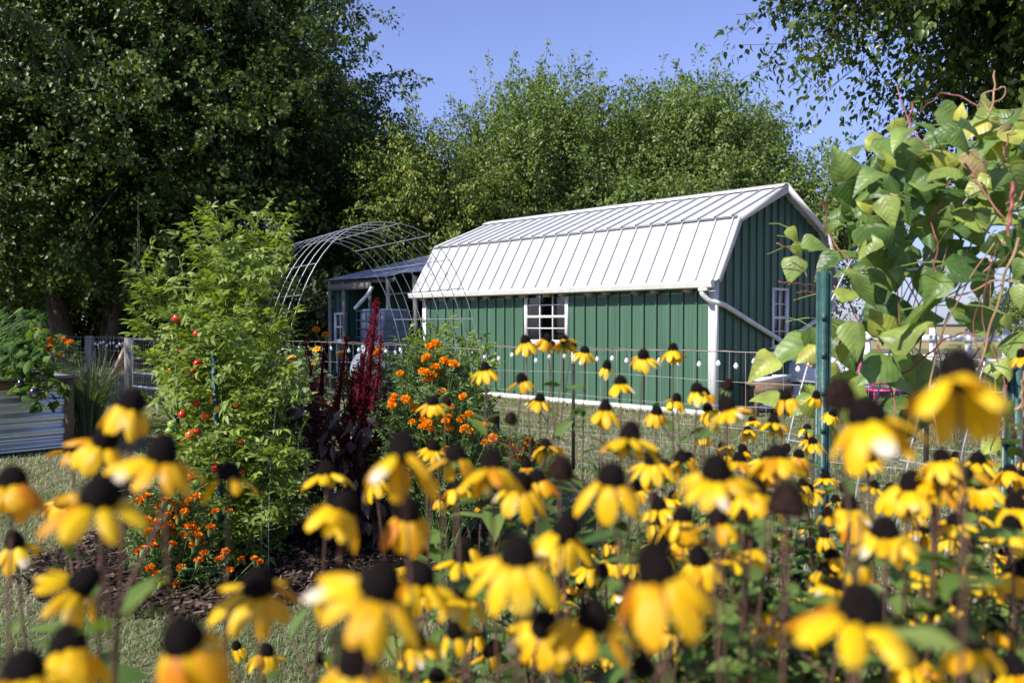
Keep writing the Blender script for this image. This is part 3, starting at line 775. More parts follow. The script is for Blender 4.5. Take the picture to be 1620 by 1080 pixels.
q = at(1392, 610, 12.5); q[2] = 0
pch = thing('pink_chair', 'bright pink metal garden chair on the lawn behind the bean trellis', 'chair', q)
fx = lambda x, y, z: q + np.array([x, y, z])
mb = MB()
arc = lambda x: [fx(x, .15, 0), fx(x, .05, .45), fx(x, -.05, .75), fx(x, -.05, .92)]
mb.tube([fx(-.33, .0, 0), fx(-.34, .0, .5), fx(-.33, .0, .78), fx(-.27, .0, .85), fx(.27, .0, .85), fx(.33, .0, .78), fx(.34, 0, .5), fx(.33, 0, 0)], .018, 8)
mesh_obj('frame', mb, M['pink'], pch, smooth=True)
mb = MB(); mb.box(fx(-.3, -.45, .42), [.6, 0, 0], [0, .46, 0], [0, 0, .03]); mesh_obj('seat', mb, M['pink'], pch)
mb = MB()
for k in range(3): mb.box(fx(-.26, -.006, .50 + k * .11), [.52, 0, 0], [0, .012, 0], [0, 0, .035])
mesh_obj('backrest', mb, M['pink'], pch)
for sx in (-1, 1):
    mb = MB(); mb.tube([fx(sx * .28, -.43, .42), fx(sx * .30, -.46, 0)], .016, 8); mesh_obj('leg', mb, M['pink'], pch)
for sx in (-1, 1):
    mb = MB(); mb.tube([fx(sx * .34, 0, .62), fx(sx * .34, -.25, .63), fx(sx * .32, -.44, .60), fx(sx * .29, -.43, .43)], .016, 8); mesh_obj('armrest', mb, M['pink'], pch, smooth=True)

# ---------------------------------------------------------------- white board fence on the far right
A0, A1 = at(1372, 560, 17.0), at(1720, 560, 14.5)
A0[2] = A1[2] = 0
wf = thing('board_fence', 'white three rail board fence at the edge of the far field', 'fence', (A0 + A1) / 2)
n_ = 7
fd = unit(A1 - A0); fl_ = np.linalg.norm(A1 - A0)
for k in range(n_):
    mb = MB(); q = A0 + fd * (fl_ * k / (n_ - 1)); mb.cbox(q, .11, .11, 1.36, math.atan2(fd[1], fd[0])); mesh_obj('post', mb, M['white_fence'], wf)
for z in (.36, .76, 1.16):
    mb = MB(); mb.bar(A0 + UP * z - fd * .1 - np.array([-fd[1], fd[0], 0]) * .08, A1 + UP * z + fd * .1 - np.array([-fd[1], fd[0], 0]) * .08, .035, .13); mesh_obj('rail', mb, M['white_fence'], wf)

# ---------------------------------------------------------------- wire garden fence with gate
FB = np.array([.63, 7.94, 0]); FD = unit(np.array([-.763, .646, 0]))
FN = np.array([-FD[1], FD[0], 0])
fp = lambda t, z=0, n=0: FB + FD * t + UP * z + FN * n
GATE = 9.83
def wire_fence(label, t0, t1, posts):
    root = thing('wire_fence', label, 'fence', fp((t0 + t1) / 2), 'wire garden fence runs')
    mb = MB(); A_, B_ = [], []
    ts = np.arange(t0, t1 + 1e-6, .165)
    zs = [.06, .20, .36, .54, .74, .96, 1.20]
    zz = lambda z, t: z + .012 * math.sin(t * 2.1 + z * 9)
    for z in zs:
        for a, b in zip(ts[:-1], ts[1:]):
            A_.append(fp(a, zz(z, a), .004 * math.sin(a * 30 + z))); B_.append(fp(b, zz(z, b), .004 * math.sin(b * 30 + z)))
    for t in ts:
        w_ = .012 * math.sin(t * 17)
        for z0_, z1_ in zip(zs[:-1], zs[1:]):
            A_.append(fp(t + w_ * z0_, zz(z0_, t))); B_.append(fp(t + w_ * z1_, zz(z1_, t)))
    mb.segs(A_, B_, .0019, 4); mesh_obj('woven_wire', mb, M['thin_wire'], root)
    # hexagonal netting along the foot
    mb = MB(); A_, B_ = [], []
    hx, hz = .060, .050
    nx = int((t1 - t0) / hx); nz = int(.74 / (hz * 1.5))
    for j in range(nz):
        for i in range(nx):
            c = t0 + (i + .5 * (j % 2)) * hx; z = .04 + j * hz * 1.0
            p0 = fp(c, z, -.012); p1 = fp(c - hx / 2, z + hz * .35, -.012); p2 = fp(c + hx / 2, z + hz * .35, -.012)
            A_ += [p0, p0, p1]; B_ += [p1, p2, fp(c - hx / 2, z + hz * 1.0, -.012)]
    mb.segs(A_, B_, .0010, 3); mesh_obj('wire_netting', mb, M['thin_wire'], root)
    for t, kind in posts:
        mb = MB(); q = fp(t, 0, .03)
        if kind == 'steel':
            mb.bar(q, q + UP * 1.05, .040, .012, up=(FD[0], FD[1], 0)); mb.bar(q, q + UP * 1.05, .012, .034, up=(FD[0], FD[1], 0))
            po = mesh_obj('post', mb, M['post_dark'], root)
            mb = MB(); mb.bar(q + UP * 1.052, q + UP * 1.17, .044, .014, up=(FD[0], FD[1], 0)); mb.bar(q + UP * 1.052, q + UP * 1.17, .014, .038, up=(FD[0], FD[1], 0)); mesh_obj('tip', mb, M['white_fence'], po)
        else:
            mb.cbox(q, .11, .11, 1.22, math.atan2(FD[1], FD[0])); mesh_obj('post', mb, M['old_wood'], root)
    return root
wire_fence('long wire mesh fence on dark steel posts in front of the green barn', -4.6, 8.55, [(-3.2, 'steel'), (0, 'steel'), (2.55, 'steel'), (5.2, 'steel'), (8.5, 'steel')])
wire_fence('short wire mesh fence between the gate and the raised bed', GATE + .12, 15.0, [(11.45, 'wood'), (13.4, 'wood')])
q = fp(GATE, 0)
gpst = tag(mesh_obj('gate_post', (lambda m: (m.cbox(q, .13, .13, 1.2, math.atan2(FD[1], FD[0])), m)[1])(MB()), M['old_wood'], loc=q), 'weathered square wooden gate post with string lights at its top', 'post')
mb = MB(); mb.bar(fp(GATE + .09, 1.03), fp(GATE + 1.05, .12), .09, .07)
tag(mesh_obj('post_brace', mb, M['pale_wood'], loc=fp(GATE + .5)), 'slanted timber brace leaning against the gate post', 'brace')
gate = thing('tube_gate', 'grey tubular steel gate with rounded corner beside the tomato plant', 'gate', fp(GATE - .7))
mb = MB()
gt = lambda t, z: fp(GATE - .12 - t, z)
mb.tube([gt(0, .12), gt(0, 1.06), gt(.02, 1.14), gt(.09, 1.18), gt(1.06, 1.18), gt(1.13, 1.14), gt(1.15, 1.06), gt(1.15, .12), gt(0, .12)], .022, 8)
mesh_obj('frame', mb, M['gate_metal'], gate, smooth=True)
for z in (.34, .58, .84):
    mb = MB(); mb.tube([gt(.02, z), gt(1.13, z)], .018, 8); mesh_obj('bar', mb, M['gate_metal'], gate)
mb = MB(); A_, B_ = [], []
for k in range(12): A_.append(gt(.05 + k * .095, .14)); B_.append(gt(.05 + k * .095, 1.16))
for k in range(9): A_.append(gt(.02, .2 + k * .11)); B_.append(gt(1.13, .2 + k * .11))
mb.segs(A_, B_, .0015); mesh_obj('mesh', mb, M['thin_wire'], gate)

# string lights along the fence tops
def string_lights(label, t0, t1, step, zt=1.215):
    root = thing('string_lights', label, 'string lights', fp((t0 + t1) / 2, 1.2), 'string lights on the fence')
    ts = np.arange(t0, t1, step / 4)
    cab = [fp(t, zt - .010 * abs(math.sin((t - t0) / step * math.pi * .5)), -.012) for t in ts]
    mb = MB(); mb.tube(cab, .0045, 5); mesh_obj('cable', mb, M['cable'], root)
    proto = None
    k = 0
    t = t0 + .1
    while t < t1 - .05:
        drop = .055 + .045 * ((k * 37) % 7) / 7 + (.03 if k % 3 == 0 else 0)
        p = fp(t, zt - drop, -.012)
        if proto is None:
            mb = MB(); mb.lathe(p - UP * .030, [(0, -.028), (.012, -.025), (.021, -.009), (.021, .004), (.012, .02), (.008, .028)], 10)
            proto = b = mesh_obj('bulb', mb, M['bulb'], root, smooth=True); p00 = p
            mb = MB(); mb.lathe(p, [(.008, .000), (.009, .014), (.003, .020), (.0025, .075)], 6); cp = mesh_obj('cap', mb, M['dark'], b)
        else:
            b = proto.copy(); C.objects.link(b); b.location = Vector(p - p00); b.parent = root
            c2 = cp.copy(); C.objects.link(c2); c2.parent = b
        t += step * (1 + .12 * math.sin(k * 5.3)); k += 1
string_lights('clear bulbs strung along the fence top in front of the barn', -4.5, 8.5, .182)
string_lights('short run of clear bulbs between the two wooden fence posts', GATE + .05, 11.45, .135, 1.19)

# ---------------------------------------------------------------- cattle panel arches
def arch(label, near_foot, axis, span_dir, span, top, n_exp, hoops, step, rows, wr=.0032):
    root = thing('panel_arch', label, 'garden arch', near_foot + axis * (hoops - 1) * step / 2 + span_dir * span / 2, 'cattle panel arches')
    # cross section, evenly spaced along its length
    a = np.linspace(0, math.pi, 241)
    cx = np.cos(a); sx = np.sin(a)
    qx = np.sign(cx) * np.abs(cx) ** (2 / n_exp) * span / 2; qz = np.abs(sx) ** (2 / n_exp) * top
    ln = np.concatenate([[0], np.cumsum(np.hypot(np.diff(qx), np.diff(qz)))])
    def sec(s_): return np.interp(s_, ln, qx), np.interp(s_, ln, qz)
    m = 61
    mb = MB()
    for k in range(hoops):
        o_ = near_foot + axis * step * k
        pts = [o_ + span_dir * (span / 2 - sec(s_)[0]) + UP * sec(s_)[1] for s_ in np.linspace(0, ln[-1], m)]
        mb.tube(pts, wr, 5)
    s_ = .06
    while s_ < ln[-1]:
        x_, z_ = sec(s_)
        o_ = near_foot + span_dir * (span / 2 - x_) + UP * z_
        mb.tube([o_ - axis * .012, o_ + axis * (step * (hoops - 1) + .012)], wr * 1.08, 5)
        s_ += rows
    mesh_obj('wire_panel', mb, M['wire'], root, smooth=True)
    return root
AF = np.array([-.124, 5.2, 0]); AX = unit(np.array([-.53, .85, 0])); AS = unit(np.array([-.85, -.53, 0]))
arch('bare wire panel arch rising over the tomato plant and marigolds', AF, AX, AS, 1.46, 2.06, 2.5, 9, .156, .205, .0028)
BF = np.array([1.32, 1.48, 0]); BX = unit(np.array([-.42, .907, 0])); BS = unit(np.array([.907, .42, 0]))
arch('wire panel arch overgrown with bean vines at the right', BF, BX, BS, 2.3, 2.05, 2.3, 9, .152, .203, .0034)

def stake(p, h, label, mat, wdt=.045, lean=(0, 0), holes=True, face=(0, -1, 0), group='green steel stakes in the garden'):
    q = np.array([p[0], p[1], 0]); tpt = q + np.array([lean[0], lean[1], h])
    f = unit(np.array(face, float)); sd_ = np.cross(UP, f)
    root = thing('stake', label, 'garden stake', q, group)
    d = tpt - q
    mb = MB()
    th_ = .004
    # U section: web with two flanges and turned lips
    mb.box(q - sd_ * wdt * .22, sd_ * wdt * .44, f * th_, d)
    mb.box(q + sd_ * wdt * .22, sd_ * th_, -f * wdt * .42, d)
    mb.box(q - sd_ * (wdt * .22 + th_), sd_ * th_, -f * wdt * .42, d)
    mb.box(q + sd_ * (wdt * .22 + th_) - f * wdt * .42, sd_ * wdt * .28, f * th_, d)
    mb.box(q - sd_ * (wdt * .50 + th_) - f * wdt * .42, sd_ * wdt * .28, f * th_, d)
    for k in range(int(h / .10)):
        c = q + d * ((k + .6) * .10 / h)
        mb.box(c - sd_ * .005 + f * (th_ - .002), sd_ * .010, f * .007, UP * .016)
    mesh_obj('channel', mb, mat, root)
    return root
sp1 = at(1303, 512, 2.12)
stake(sp1, 1.55 + .04, 'broad green steel stake standing at the left edge of the bean trellis', M['post_green'], .031, face=(-.35, -.93, 0))
stake(at(1614, 512, 1.95), 1.35, 'green steel stake at the far right behind the bean vines', M['post_green'], .05)
stake(AF + [.02, -.03, 0], .88, 'dark green stake at the right foot of the bare arch', M['post_green'], .04)
stake(at(350, 512, 4.50), 1.30, 'green stake in the middle of the tomato plant', M['post_green'], .026, (-.055, .02))
stake(at(272, 512, 5.0), 1.05, 'green stake at the left side of the tomato plant', M['post_green'], .034, (.02, 0))
stake(AF + AX * 1.25 + [.0, 0, 0], 1.18, 'thin green stake behind the tall marigolds', M['post_green'], .03)

# ---------------------------------------------------------------- raised bed
RC = gnd(118, 712)
bx = -GD; by = LD                               # front face runs along bx, side face runs back along by
BW, BL, BH = 1.9, 2.6, .86
bed = thing('raised_bed', 'raised garden bed of corrugated metal sheets with wooden corner posts', 'planter', RC + bx * BW / 2 + by * BL / 2)
def corr(o_, d, nrm, length, z0, z1):
    zs_ = np.linspace(z0, z1, 121)
    dep = .016 * np.tanh(3.2 * np.sin((zs_ - z0) / .165 * 2 * math.pi)) + .003 * np.sin((zs_ - z0) / .0412 * 2 * math.pi)
    V = np.array([[o_ + nrm * dd + UP * z, o_ + d * length + nrm * dd + UP * z] for z, dd in zip(zs_, dep)])
    m_ = MB(); m_.grid(V); return m_
for o_, d, nn, ln in ((RC + bx * .09, bx, -by, BW - .18), (RC + by * .09, by, -bx, BL - .18), (RC + by * BL + bx * .09, bx, by, BW - .18), (RC + bx * BW + by * .09, by, bx, BL - .18)):
    mesh_obj('metal_panel', corr(o_ - nn * .04, d, nn, ln, .03, BH - .12), M['galv_sheet'], bed, smooth=True)
for sx in (0, 1):
    for sy in (0, 1):
        mb = MB(); o_ = RC + bx * (BW * sx) + by * (BL * sy); a_ = bx * (.09 if sx == 0 else -.09); b_ = by * (.09 if sy == 0 else -.09)
        mb.box(o_, a_, b_, UP * (BH - .03)); mesh_obj('corner_post', mb, M['brown_wood'], bed)
for o_, d, nn, ln in ((RC + bx * .092, bx, by, BW - .184), (RC + by * .092, by, bx, BL - .184), (RC + by * (BL - .04) + bx * .092, bx, by, BW - .184), (RC + bx * (BW - .04) + by * .092, by, bx, BL - .184)):
    mb = MB(); mb.box(o_ + nn * .004 + UP * (BH - .13), d * ln, nn * .035, UP * .098); mesh_obj('rail', mb, M['brown_wood'], bed)
mb = MB()
t_ = BH - .028
mb.box(RC - bx * .04 - by * .04 + UP * t_, bx * (BW + .08), by * .12, UP * .028)
mb.box(RC - bx * .04 + by * (BL - .08) + UP * t_, bx * (BW + .08), by * .12, UP * .028)
mb.box(RC - bx * .04 + by * .083 + UP * t_, bx * .12, by * (BL - .166), UP * .028)
mb.box(RC + bx * (BW - .08) + by * .083 + UP * t_, bx * .12, by * (BL - .166), UP * .028)
mesh_obj('cap_board', mb, M['old_wood'], bed)
mb = MB(); mb.box(RC + bx * .1 + by * .1 + UP * (BH - .25), bx * (BW - .2), by * (BL - .2), UP * .08); mesh_obj('soil', mb, M['mulch'], bed)

# ---------------------------------------------------------------- trees
def rvec(n):
    v = rng.normal(0, 1, (n, 3)); return unit(v)

def curve(p0, p1, n, wob, sag=0.0):
    p0 = np.asarray(p0, float); p1 = np.asarray(p1, float)
    t = np.linspace(0, 1, n)[:, None]
    L_ = np.linalg.norm(p1 - p0)
    off = np.cumsum(rng.normal(0, wob * L_ / n, (n, 3)), 0); off -= t * off[-1]
    off[0] = 0
    P_ = p0 + (p1 - p0) * t + off
    P_[:, 2] += sag * L_ * (np.sin(t[:, 0] * math.pi))
    return P_

def tree(label, base, cen, rad, lobes, sprays, per, leaf, mat, trunk, stems=1, name='tree', cat='tree', group=None, up=0.35,
         slen=1.0, lobe_r=.42, stem_spread=.5, T=T_DIA, wl=.55, droop=.25, cut=None, fill=.25):
    base = np.asarray(base, float); cen = np.asarray(cen, float); rad = np.asarray(rad, float)
    root = thing(name, label, cat, base, group or ('trees around the barn' if cat == 'tree' else None))
    # lobe centres spread over the crown ellipsoid, more at its surface
    ld = rvec(lobes * 6)
    keep = [ld[0]]
    for v in ld[1:]:
        if len(keep) >= lobes: break
        if min(np.linalg.norm(v - k_) for k_ in keep) > 1.9 / math.sqrt(lobes): keep.append(v)
    ld = np.array(keep); nl = len(ld)
    lr = rng.uniform(.75, 1.25, nl) * lobe_r
    lc = cen + ld * rad * (1 - lr * .85)[:, None] * rng.uniform(.82, 1.05, (nl, 1))
    ni = int(nl * fill)
    lc = np.vstack([lc, cen + rvec(ni) * rad * rng.uniform(.1, .5, (ni, 1))]); lr = np.concatenate([lr, np.full(ni, lobe_r)])
    tr = MB()
    tops = []
    for k in range(stems):
        a = 6.28 * k / stems + .5
        b0 = base + np.array([math.cos(a), math.sin(a), 0]) * (stem_spread * .35 if stems > 1 else 0)
        tp = base + (cen - base) * .55 + np.array([math.cos(a) * rad[0], math.sin(a) * rad[1], 0]) * (.28 if stems > 1 else 0.02)
        P_ = curve(b0, tp, 9, .10)
        r_ = trunk * (1.0 if stems == 1 else rng.uniform(.6, .9))
        rr = r_ * np.linspace(1, .45, 9); rr[0] *= 1.35
        tr.tube(P_, rr, 9); tops.append(P_)
    tops_ = np.array([t_[4:] for t_ in tops]).reshape(-1, 3)
    pos, dr = [], []
    A_, B_ = [], []
    for c, r_ in zip(lc, lr):
        j = ((tops_ - c) ** 2).sum(1) + 3 * np.maximum(0, tops_[:, 2] - c[2] + .5) ** 2
        s0 = tops_[j.argmin()]
        tr.tube(curve(s0, c, 7, .22, .06), np.linspace(trunk * .30, trunk * .045, 7), 6)
        n = max(3, int(sprays / len(lc) * (r_ / lobe_r) ** 2))
        nc = max(2, n // 4)                              # sprays gather in clumps with gaps between
        vc = rvec(nc); R_ = r_ * rad * rng.uniform(.35, 1.12, (nc, 1)) ** .6
        ci = rng.integers(0, nc, n)
        v = unit(vc[ci] + rng.normal(0, .15, (n, 3)))
        p = c + (vc * R_)[ci] + rng.normal(0, 1, (n, 3)) * slen * np.array([.50, .50, .36])
        out = unit((p - cen) / rad)
        if cut is not None:
            k_ = cut(p); p, v, out = p[k_], v[k_], out[k_]
        d = unit(.6 * out + .45 * v + np.array([0, 0, up]) + rng.normal(0, .28, v.shape))
        pos.append(p); dr.append(d)
        k_ = rng.random(len(p)) < .3
        A_.append(np.broadcast_to(c, p.shape)[k_]); B_.append(p[k_])
    pos = np.concatenate(pos); dr = np.concatenate(dr)
    A_ = np.concatenate(A_); B_ = np.concatenate(B_)
    tr.segs(A_[::3], B_[::3], trunk * .02 + .004, 4)
    sl_ = slen * rng.uniform(.5, 1.35, len(pos))
    tr.segs(pos - dr * sl_[:, None] * .4, pos + dr * sl_[:, None] * .75, .006, 3)
    mesh_obj('trunk', tr, M['bark'], root, smooth=True)
    m = len(pos)
    t_ = rng.uniform(-.45, 1.0, (m, per))
    P_ = pos[:, None] + dr[:, None] * (sl_[:, None] * t_)[..., None]
    P_ = P_ + rng.normal(0, 1, P_.shape) * (leaf * .70 * (1.25 - .55 * np.clip(t_, 0, 1)))[..., None]
    P_[..., 2] -= droop * (sl_[:, None] * np.clip(t_, 0, 1) ** 2)
    P_ = P_.reshape(-1, 3)
    D_ = unit(np.repeat(dr, per, 0) * .30 + rng.normal(0, .55, P_.shape) + [0, 0, -.60])
    Nn = unit(rng.normal(0, .45, P_.shape) + [0, 0, .50] + .75 * unit((P_ - cen) / rad))
    r0 = np.repeat(np.clip(rng.normal(.42, .16, m), 0, 1), per)
    rr = np.clip(r0 + rng.normal(0, .2, len(P_)), 0, 1)
    mb = MB()
    mb.leaves(T, P_, D_, Nn, leaf * rng.uniform(.7, 1.3, len(P_)), leaf * wl * rng.uniform(.8, 1.2, len(P_)), rr)
    mesh_obj('crown', mb, mat, root)
    return root

tree('huge dark maple with several trunks left of the shed, taller than the picture', (-14.6, 28, 0), (-13.9, 28, 9.2), (9.8, 7.0, 9.3), 46, 7600, 42, .165, M['maple'], .46, 5, 'maple_tree', up=.25, slen=1.05, stem_spread=3.2, lobe_r=.36, wl=.72, cut=lambda p: ~((p[:, 2] < 2.1) & (np.abs(p[:, 0] + 14.6) < 2.6)))
tree('big leafy tree filling the upper left edge, with a bare leaning limb', (-17.5, 13.6, 0), (-15.6, 13.4, 9.2), (7.7, 4.8, 6.2), 26, 2100, 26, .17, M['maple'], .42, 1, 'shade_tree', slen=1.0, lobe_r=.36, wl=.7)
tree('tall dark tree seen below the maple crown at the left edge', (-24, 37, 0), (-23, 37, 7.0), (10, 5, 7.4), 24, 2400, 30, .27, M['maple'], .4, 1, 'tree', slen=1.3, wl=.72)
tree('slim yellowing tree between the maple and the middle trees', (-2.6, 25.6, 0), (-2.3, 25.6, 5.2), (2.3, 1.9, 3.0), 14, 800, 30, .13, M['yellowing'], .18, 2, 'tree', slen=.9, stem_spread=.8)
tree('tallest pale green tree behind the barn, pointed top at its centre', (1.2, 30, 0), (1.2, 30, 6.0), (4.5, 3.4, 4.5), 26, 3900, 32, .155, M['elm'], .26, 3, 'tree', up=.85, slen=1.0, stem_spread=1.4, lobe_r=.36)
tree('spiky top of young tree rising between the two middle crowns', (2.0, 31.5, 0), (1.9, 31.5, 7.7), (1.9, 1.8, 3.1), 9, 520, 30, .17, M['elm'], .16, 1, 'tree', up=.9, slen=1.0)
tree('broad round pale green tree behind the right half of the barn', (7.0, 31, 0), (7.1, 31, 5.9), (4.5, 3.4, 4.8), 26, 3900, 32, .155, M['elm'], .28, 3, 'tree', up=.8, slen=1.0, stem_spread=1.4, lobe_r=.36)
tree('lower feathery tree right of the barn roof peak', (11.0, 30, 0), (10.9, 30, 4.4), (2.5, 2.4, 3.7), 12, 950, 28, .165, M['elm'], .16, 2, 'tree', up=.6, slen=.85, stem_spread=.8)
tree('leafy tree filling the gap above the shed between maple and yellowing tree', (-6.3, 32, 0), (-6.2, 32, 5.8), (3.3, 2.2, 4.6), 16, 1000, 30, .17, M['elm'], .2, 2, 'tree', slen=.9, stem_spread=.9)
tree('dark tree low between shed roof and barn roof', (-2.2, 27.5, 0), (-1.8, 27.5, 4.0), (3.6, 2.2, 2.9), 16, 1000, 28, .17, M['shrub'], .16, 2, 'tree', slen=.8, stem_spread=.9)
tree('bushy dark tree behind the left part of the barn ridge', (3.9, 28.0, 0), (3.9, 28, 4.2), (3.2, 2.0, 2.9), 14, 900, 28, .165, M['elm'], .16, 2, 'tree', slen=.8, stem_spread=.9)
tree('leaning dark tree with drooping branches over the upper right corner', (12.2, 12.6, 0), (9.8, 12.3, 7.1), (5.4, 3.6, 3.6), 34, 5600, 32, .125, M['mulberry'], .28, 1, 'mulberry_tree', up=-.05, slen=.8, lobe_r=.34, T=T_OVA, wl=.62, droop=.35,
     cut=lambda p: p[:, 2] > 3.9 + .12 * (10.5 - p[:, 0]))
for k, (px, d, w_, h_, lb) in enumerate((
        (20, 31, 4.5, 3.4, 'dark undergrowth bush behind the raised bed at the left edge'),
        (250, 33, 4.2, 3.6, 'dark undergrowth bush behind the tube gate'),
        (395, 27, 2.9, 3.2, 'tall shadowy bush behind the tomato plant'),
        (480, 25.5, 2.1, 3.4, 'shadowy bush left of the lean-to shed'),
        (590, 29, 2.6, 3.6, 'sunlit bush showing above the lean-to shed roof'))):
    q = at(px, 540, d); q[2] = 0
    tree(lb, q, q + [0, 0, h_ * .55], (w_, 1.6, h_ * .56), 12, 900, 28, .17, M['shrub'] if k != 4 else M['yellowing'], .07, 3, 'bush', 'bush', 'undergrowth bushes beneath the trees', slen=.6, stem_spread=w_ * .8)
for k, (px, d, r_, h_, lb) in enumerate(((1590, 44, 1.7, 3.4, 'small round roadside tree on the horizon at the right'), (1418, 62, 1.5, 2.6, 'tiny tree beside the field seen through the bean leaves'))):
    q = at(px, 520, d); q[2] = 0
    tree(lb, q, q + [0, 0, h_ * .6], (r_, r_, h_ * .45), 8, 200, 22, .16, M['elm'], .09, 1, 'tree', slen=.6)
# bare limb across the shade tree
# ---------------------------------------------------------------- soft plants
def poly_points(poly, n, d, thick, edge=0.0):
    poly = np.asarray(poly, float)
    lo_, hi_ = poly.min(0), poly.max(0)
    P_ = rng.uniform(lo_, hi_, (n * 4, 2)); P_ = P_[inside(poly, P_)][:n]
    dd = d + rng.uniform(-1, 1, len(P_)) * thick
    return np.array([at(p[0], p[1], q_) for p, q_ in zip(P_, dd)])

def compound(mb, pos, d, nrm, length, T, pairs, ll, lw, rnd):
    """pinnate leaves: rachis with pairs of leaflets and one at the tip"""
    pos, d, nrm = pos, unit(d), nrm
    z = unit(nrm - (nrm * d).sum(1, keepdims=True) * d); y = np.cross(z, d)
    N_ = len(pos)
    length = np.broadcast_to(length, (N_,))[:, None]
    for i in range(pairs):
        t = .35 + .5 * i / max(1, pairs - 1) if pairs > 1 else .5
        for s_ in (-1, 1):
            p = pos + d * length * t - z * length * .15 * t * t
            dd = unit(d * .55 + y * s_ + rng.normal(0, .22, p.shape) - z * .25)
            mb.leaves(T, p, dd, unit(z + rng.normal(0, .3, p.shape)), ll * rng.uniform(.75, 1.25, N_) * (1.0 - .15 * abs(i - pairs / 2)), lw * rng.uniform(.8, 1.2, N_), np.clip(rnd + rng.normal(0, .12, N_), 0, 1))
    p = pos + d * length * .88 - z * length * .12
    mb.leaves(T, p, unit(d - z * .3 + rng.normal(0, .15, p.shape)), z, ll * 1.2 * np.ones(N_), lw * 1.1 * np.ones(N_), rnd)

def sphere_part(proto, name, c, r, mat, root, sz=.92):
    if proto is None:
        mb = MB(); a = np.asarray(c, float)
        t = np.linspace(-math.pi / 2, math.pi / 2, 9)
        mb.lathe(a, np.c_[r * np.cos(t) * (1 - .05 * (t > 1)), r * sz * np.sin(t) - .10 * r * (t > 1.3)], 14)
        o_ = mesh_obj(name, mb, mat, root, smooth=True); return o_

def tomato(label, base, tips, d0, nleaf, fruits, extra_poly=None, leaf_l=.20, dthick=.3):
    root = thing('tomato_plant', label, 'tomato plant', base, 'tomato plants on the arch')
    st = MB(); lf = MB()
    LP, LDr = [], []
    for (px, py, dd) in tips:
        tip = at(px, py, dd)
        s0 = base + np.array([rng.normal(0, .10), rng.normal(0, .10), 0])
        mid = np.array([s0[0] * .55 + tip[0] * .45, s0[1] * .5 + tip[1] * .5, tip[2] * .55])
        t = np.linspace(0, 1, 16)[:, None]
        P_ = (1 - t) ** 2 * s0 + 2 * t * (1 - t) * mid + t ** 2 * tip + np.cumsum(rng.normal(0, .008, (16, 3)), 0)
        if P_[-1, 2] > P_[0, 2]: P_[:, 2] = np.maximum(P_[:, 2], 0)
        st.tube(P_, np.linspace(.009, .004, 16), 6)
        L_ = np.linalg.norm(np.diff(P_, axis=0), axis=1).sum()
        n = int(L_ / .024)
        s_ = rng.uniform(.15, 1, n) ** .85
        q = np.array([[np.interp(v, t[:, 0], P_[:, k]) for k in range(3)] for v in s_])
        LP.append(q); az = rng.uniform(0, 6.28, n)
        LDr.append(np.c_[np.cos(az), np.sin(az), rng.uniform(-.2, .75, n)] + (.5 * unit(tip - mid)))
    if extra_poly is not None:
        q = poly_points(extra_poly, nleaf, d0, dthick); LP.append(q)
        az = rng.uniform(0, 6.28, len(q)); LDr.append(np.c_[np.cos(az), np.sin(az), rng.uniform(-.6, .7, len(q))])
    LP = np.concatenate(LP); LDr = np.concatenate(LDr)
    LP[:, 2] = np.maximum(LP[:, 2], .07)
    n = len(LP)
    rn = np.clip(rng.normal(.45, .22, n), 0, 1)
    nr = unit(np.array([0, 0, 1.0]) + rng.normal(0, .45, (n, 3)))
    ln = leaf_l * rng.uniform(.6, 1.25, n)
    compound(lf, LP, LDr, nr, ln, T_OVA, 3, .053, .024, rn)
    st.segs(LP, LP + unit(LDr) * ln[:, None] * .85 - np.array([0, 0, .02]), .0022, 3)
    mesh_obj('stem', st, M['tomato_stem'], root, smooth=True)
    mesh_obj('foliage', lf, M['tomato_leaf'], root)
    for (px, py, dd, col, r_) in fruits:
        sphere_part(None, 'tomato', at(px, py, dd + rng.uniform(.10, .32)), r_ * rng.uniform(.70, 1.0), M[col], root)
    return root

TB = gnd(385, 868)
tips = [(300, 350, 5.1), (330, 335, 5.2), (366, 347, 5.0), (408, 341, 5.3), (438, 352, 5.2), (450, 358, 5.3), (217, 422, 4.9), (238, 440, 4.9), (228, 500, 4.8), (262, 560, 4.7), (255, 625, 4.7), (262, 700, 4.6),
        (440, 520, 4.4), (446, 570, 4.4), (444, 630, 4.35), (460, 690, 4.4), (465, 770, 4.35), (440, 500, 4.4), (430, 600, 4.25), (445, 720, 4.25), (435, 830, 4.6), (480, 800, 4.8), (395, 865, 4.5), (330, 830, 4.5), (360, 420, 4.8), (420, 430, 5.0), (310, 480, 4.7), (270, 500, 4.7), (300, 600, 4.5), (360, 560, 4.6),
        (420, 560, 4.8), (380, 690, 4.4), (330, 700, 4.4), (440, 700, 4.7), (270, 390, 5.0), (350, 380, 5.0), (436, 402, 5.2)]
poly = [(268, 520), (290, 450), (325, 420), (345, 385), (400, 375), (455, 380), (440, 410), (420, 470), (428, 540), (436, 640), (448, 720), (470, 790), (430, 835), (380, 850), (330, 825), (312, 790), (290, 740), (272, 640)]
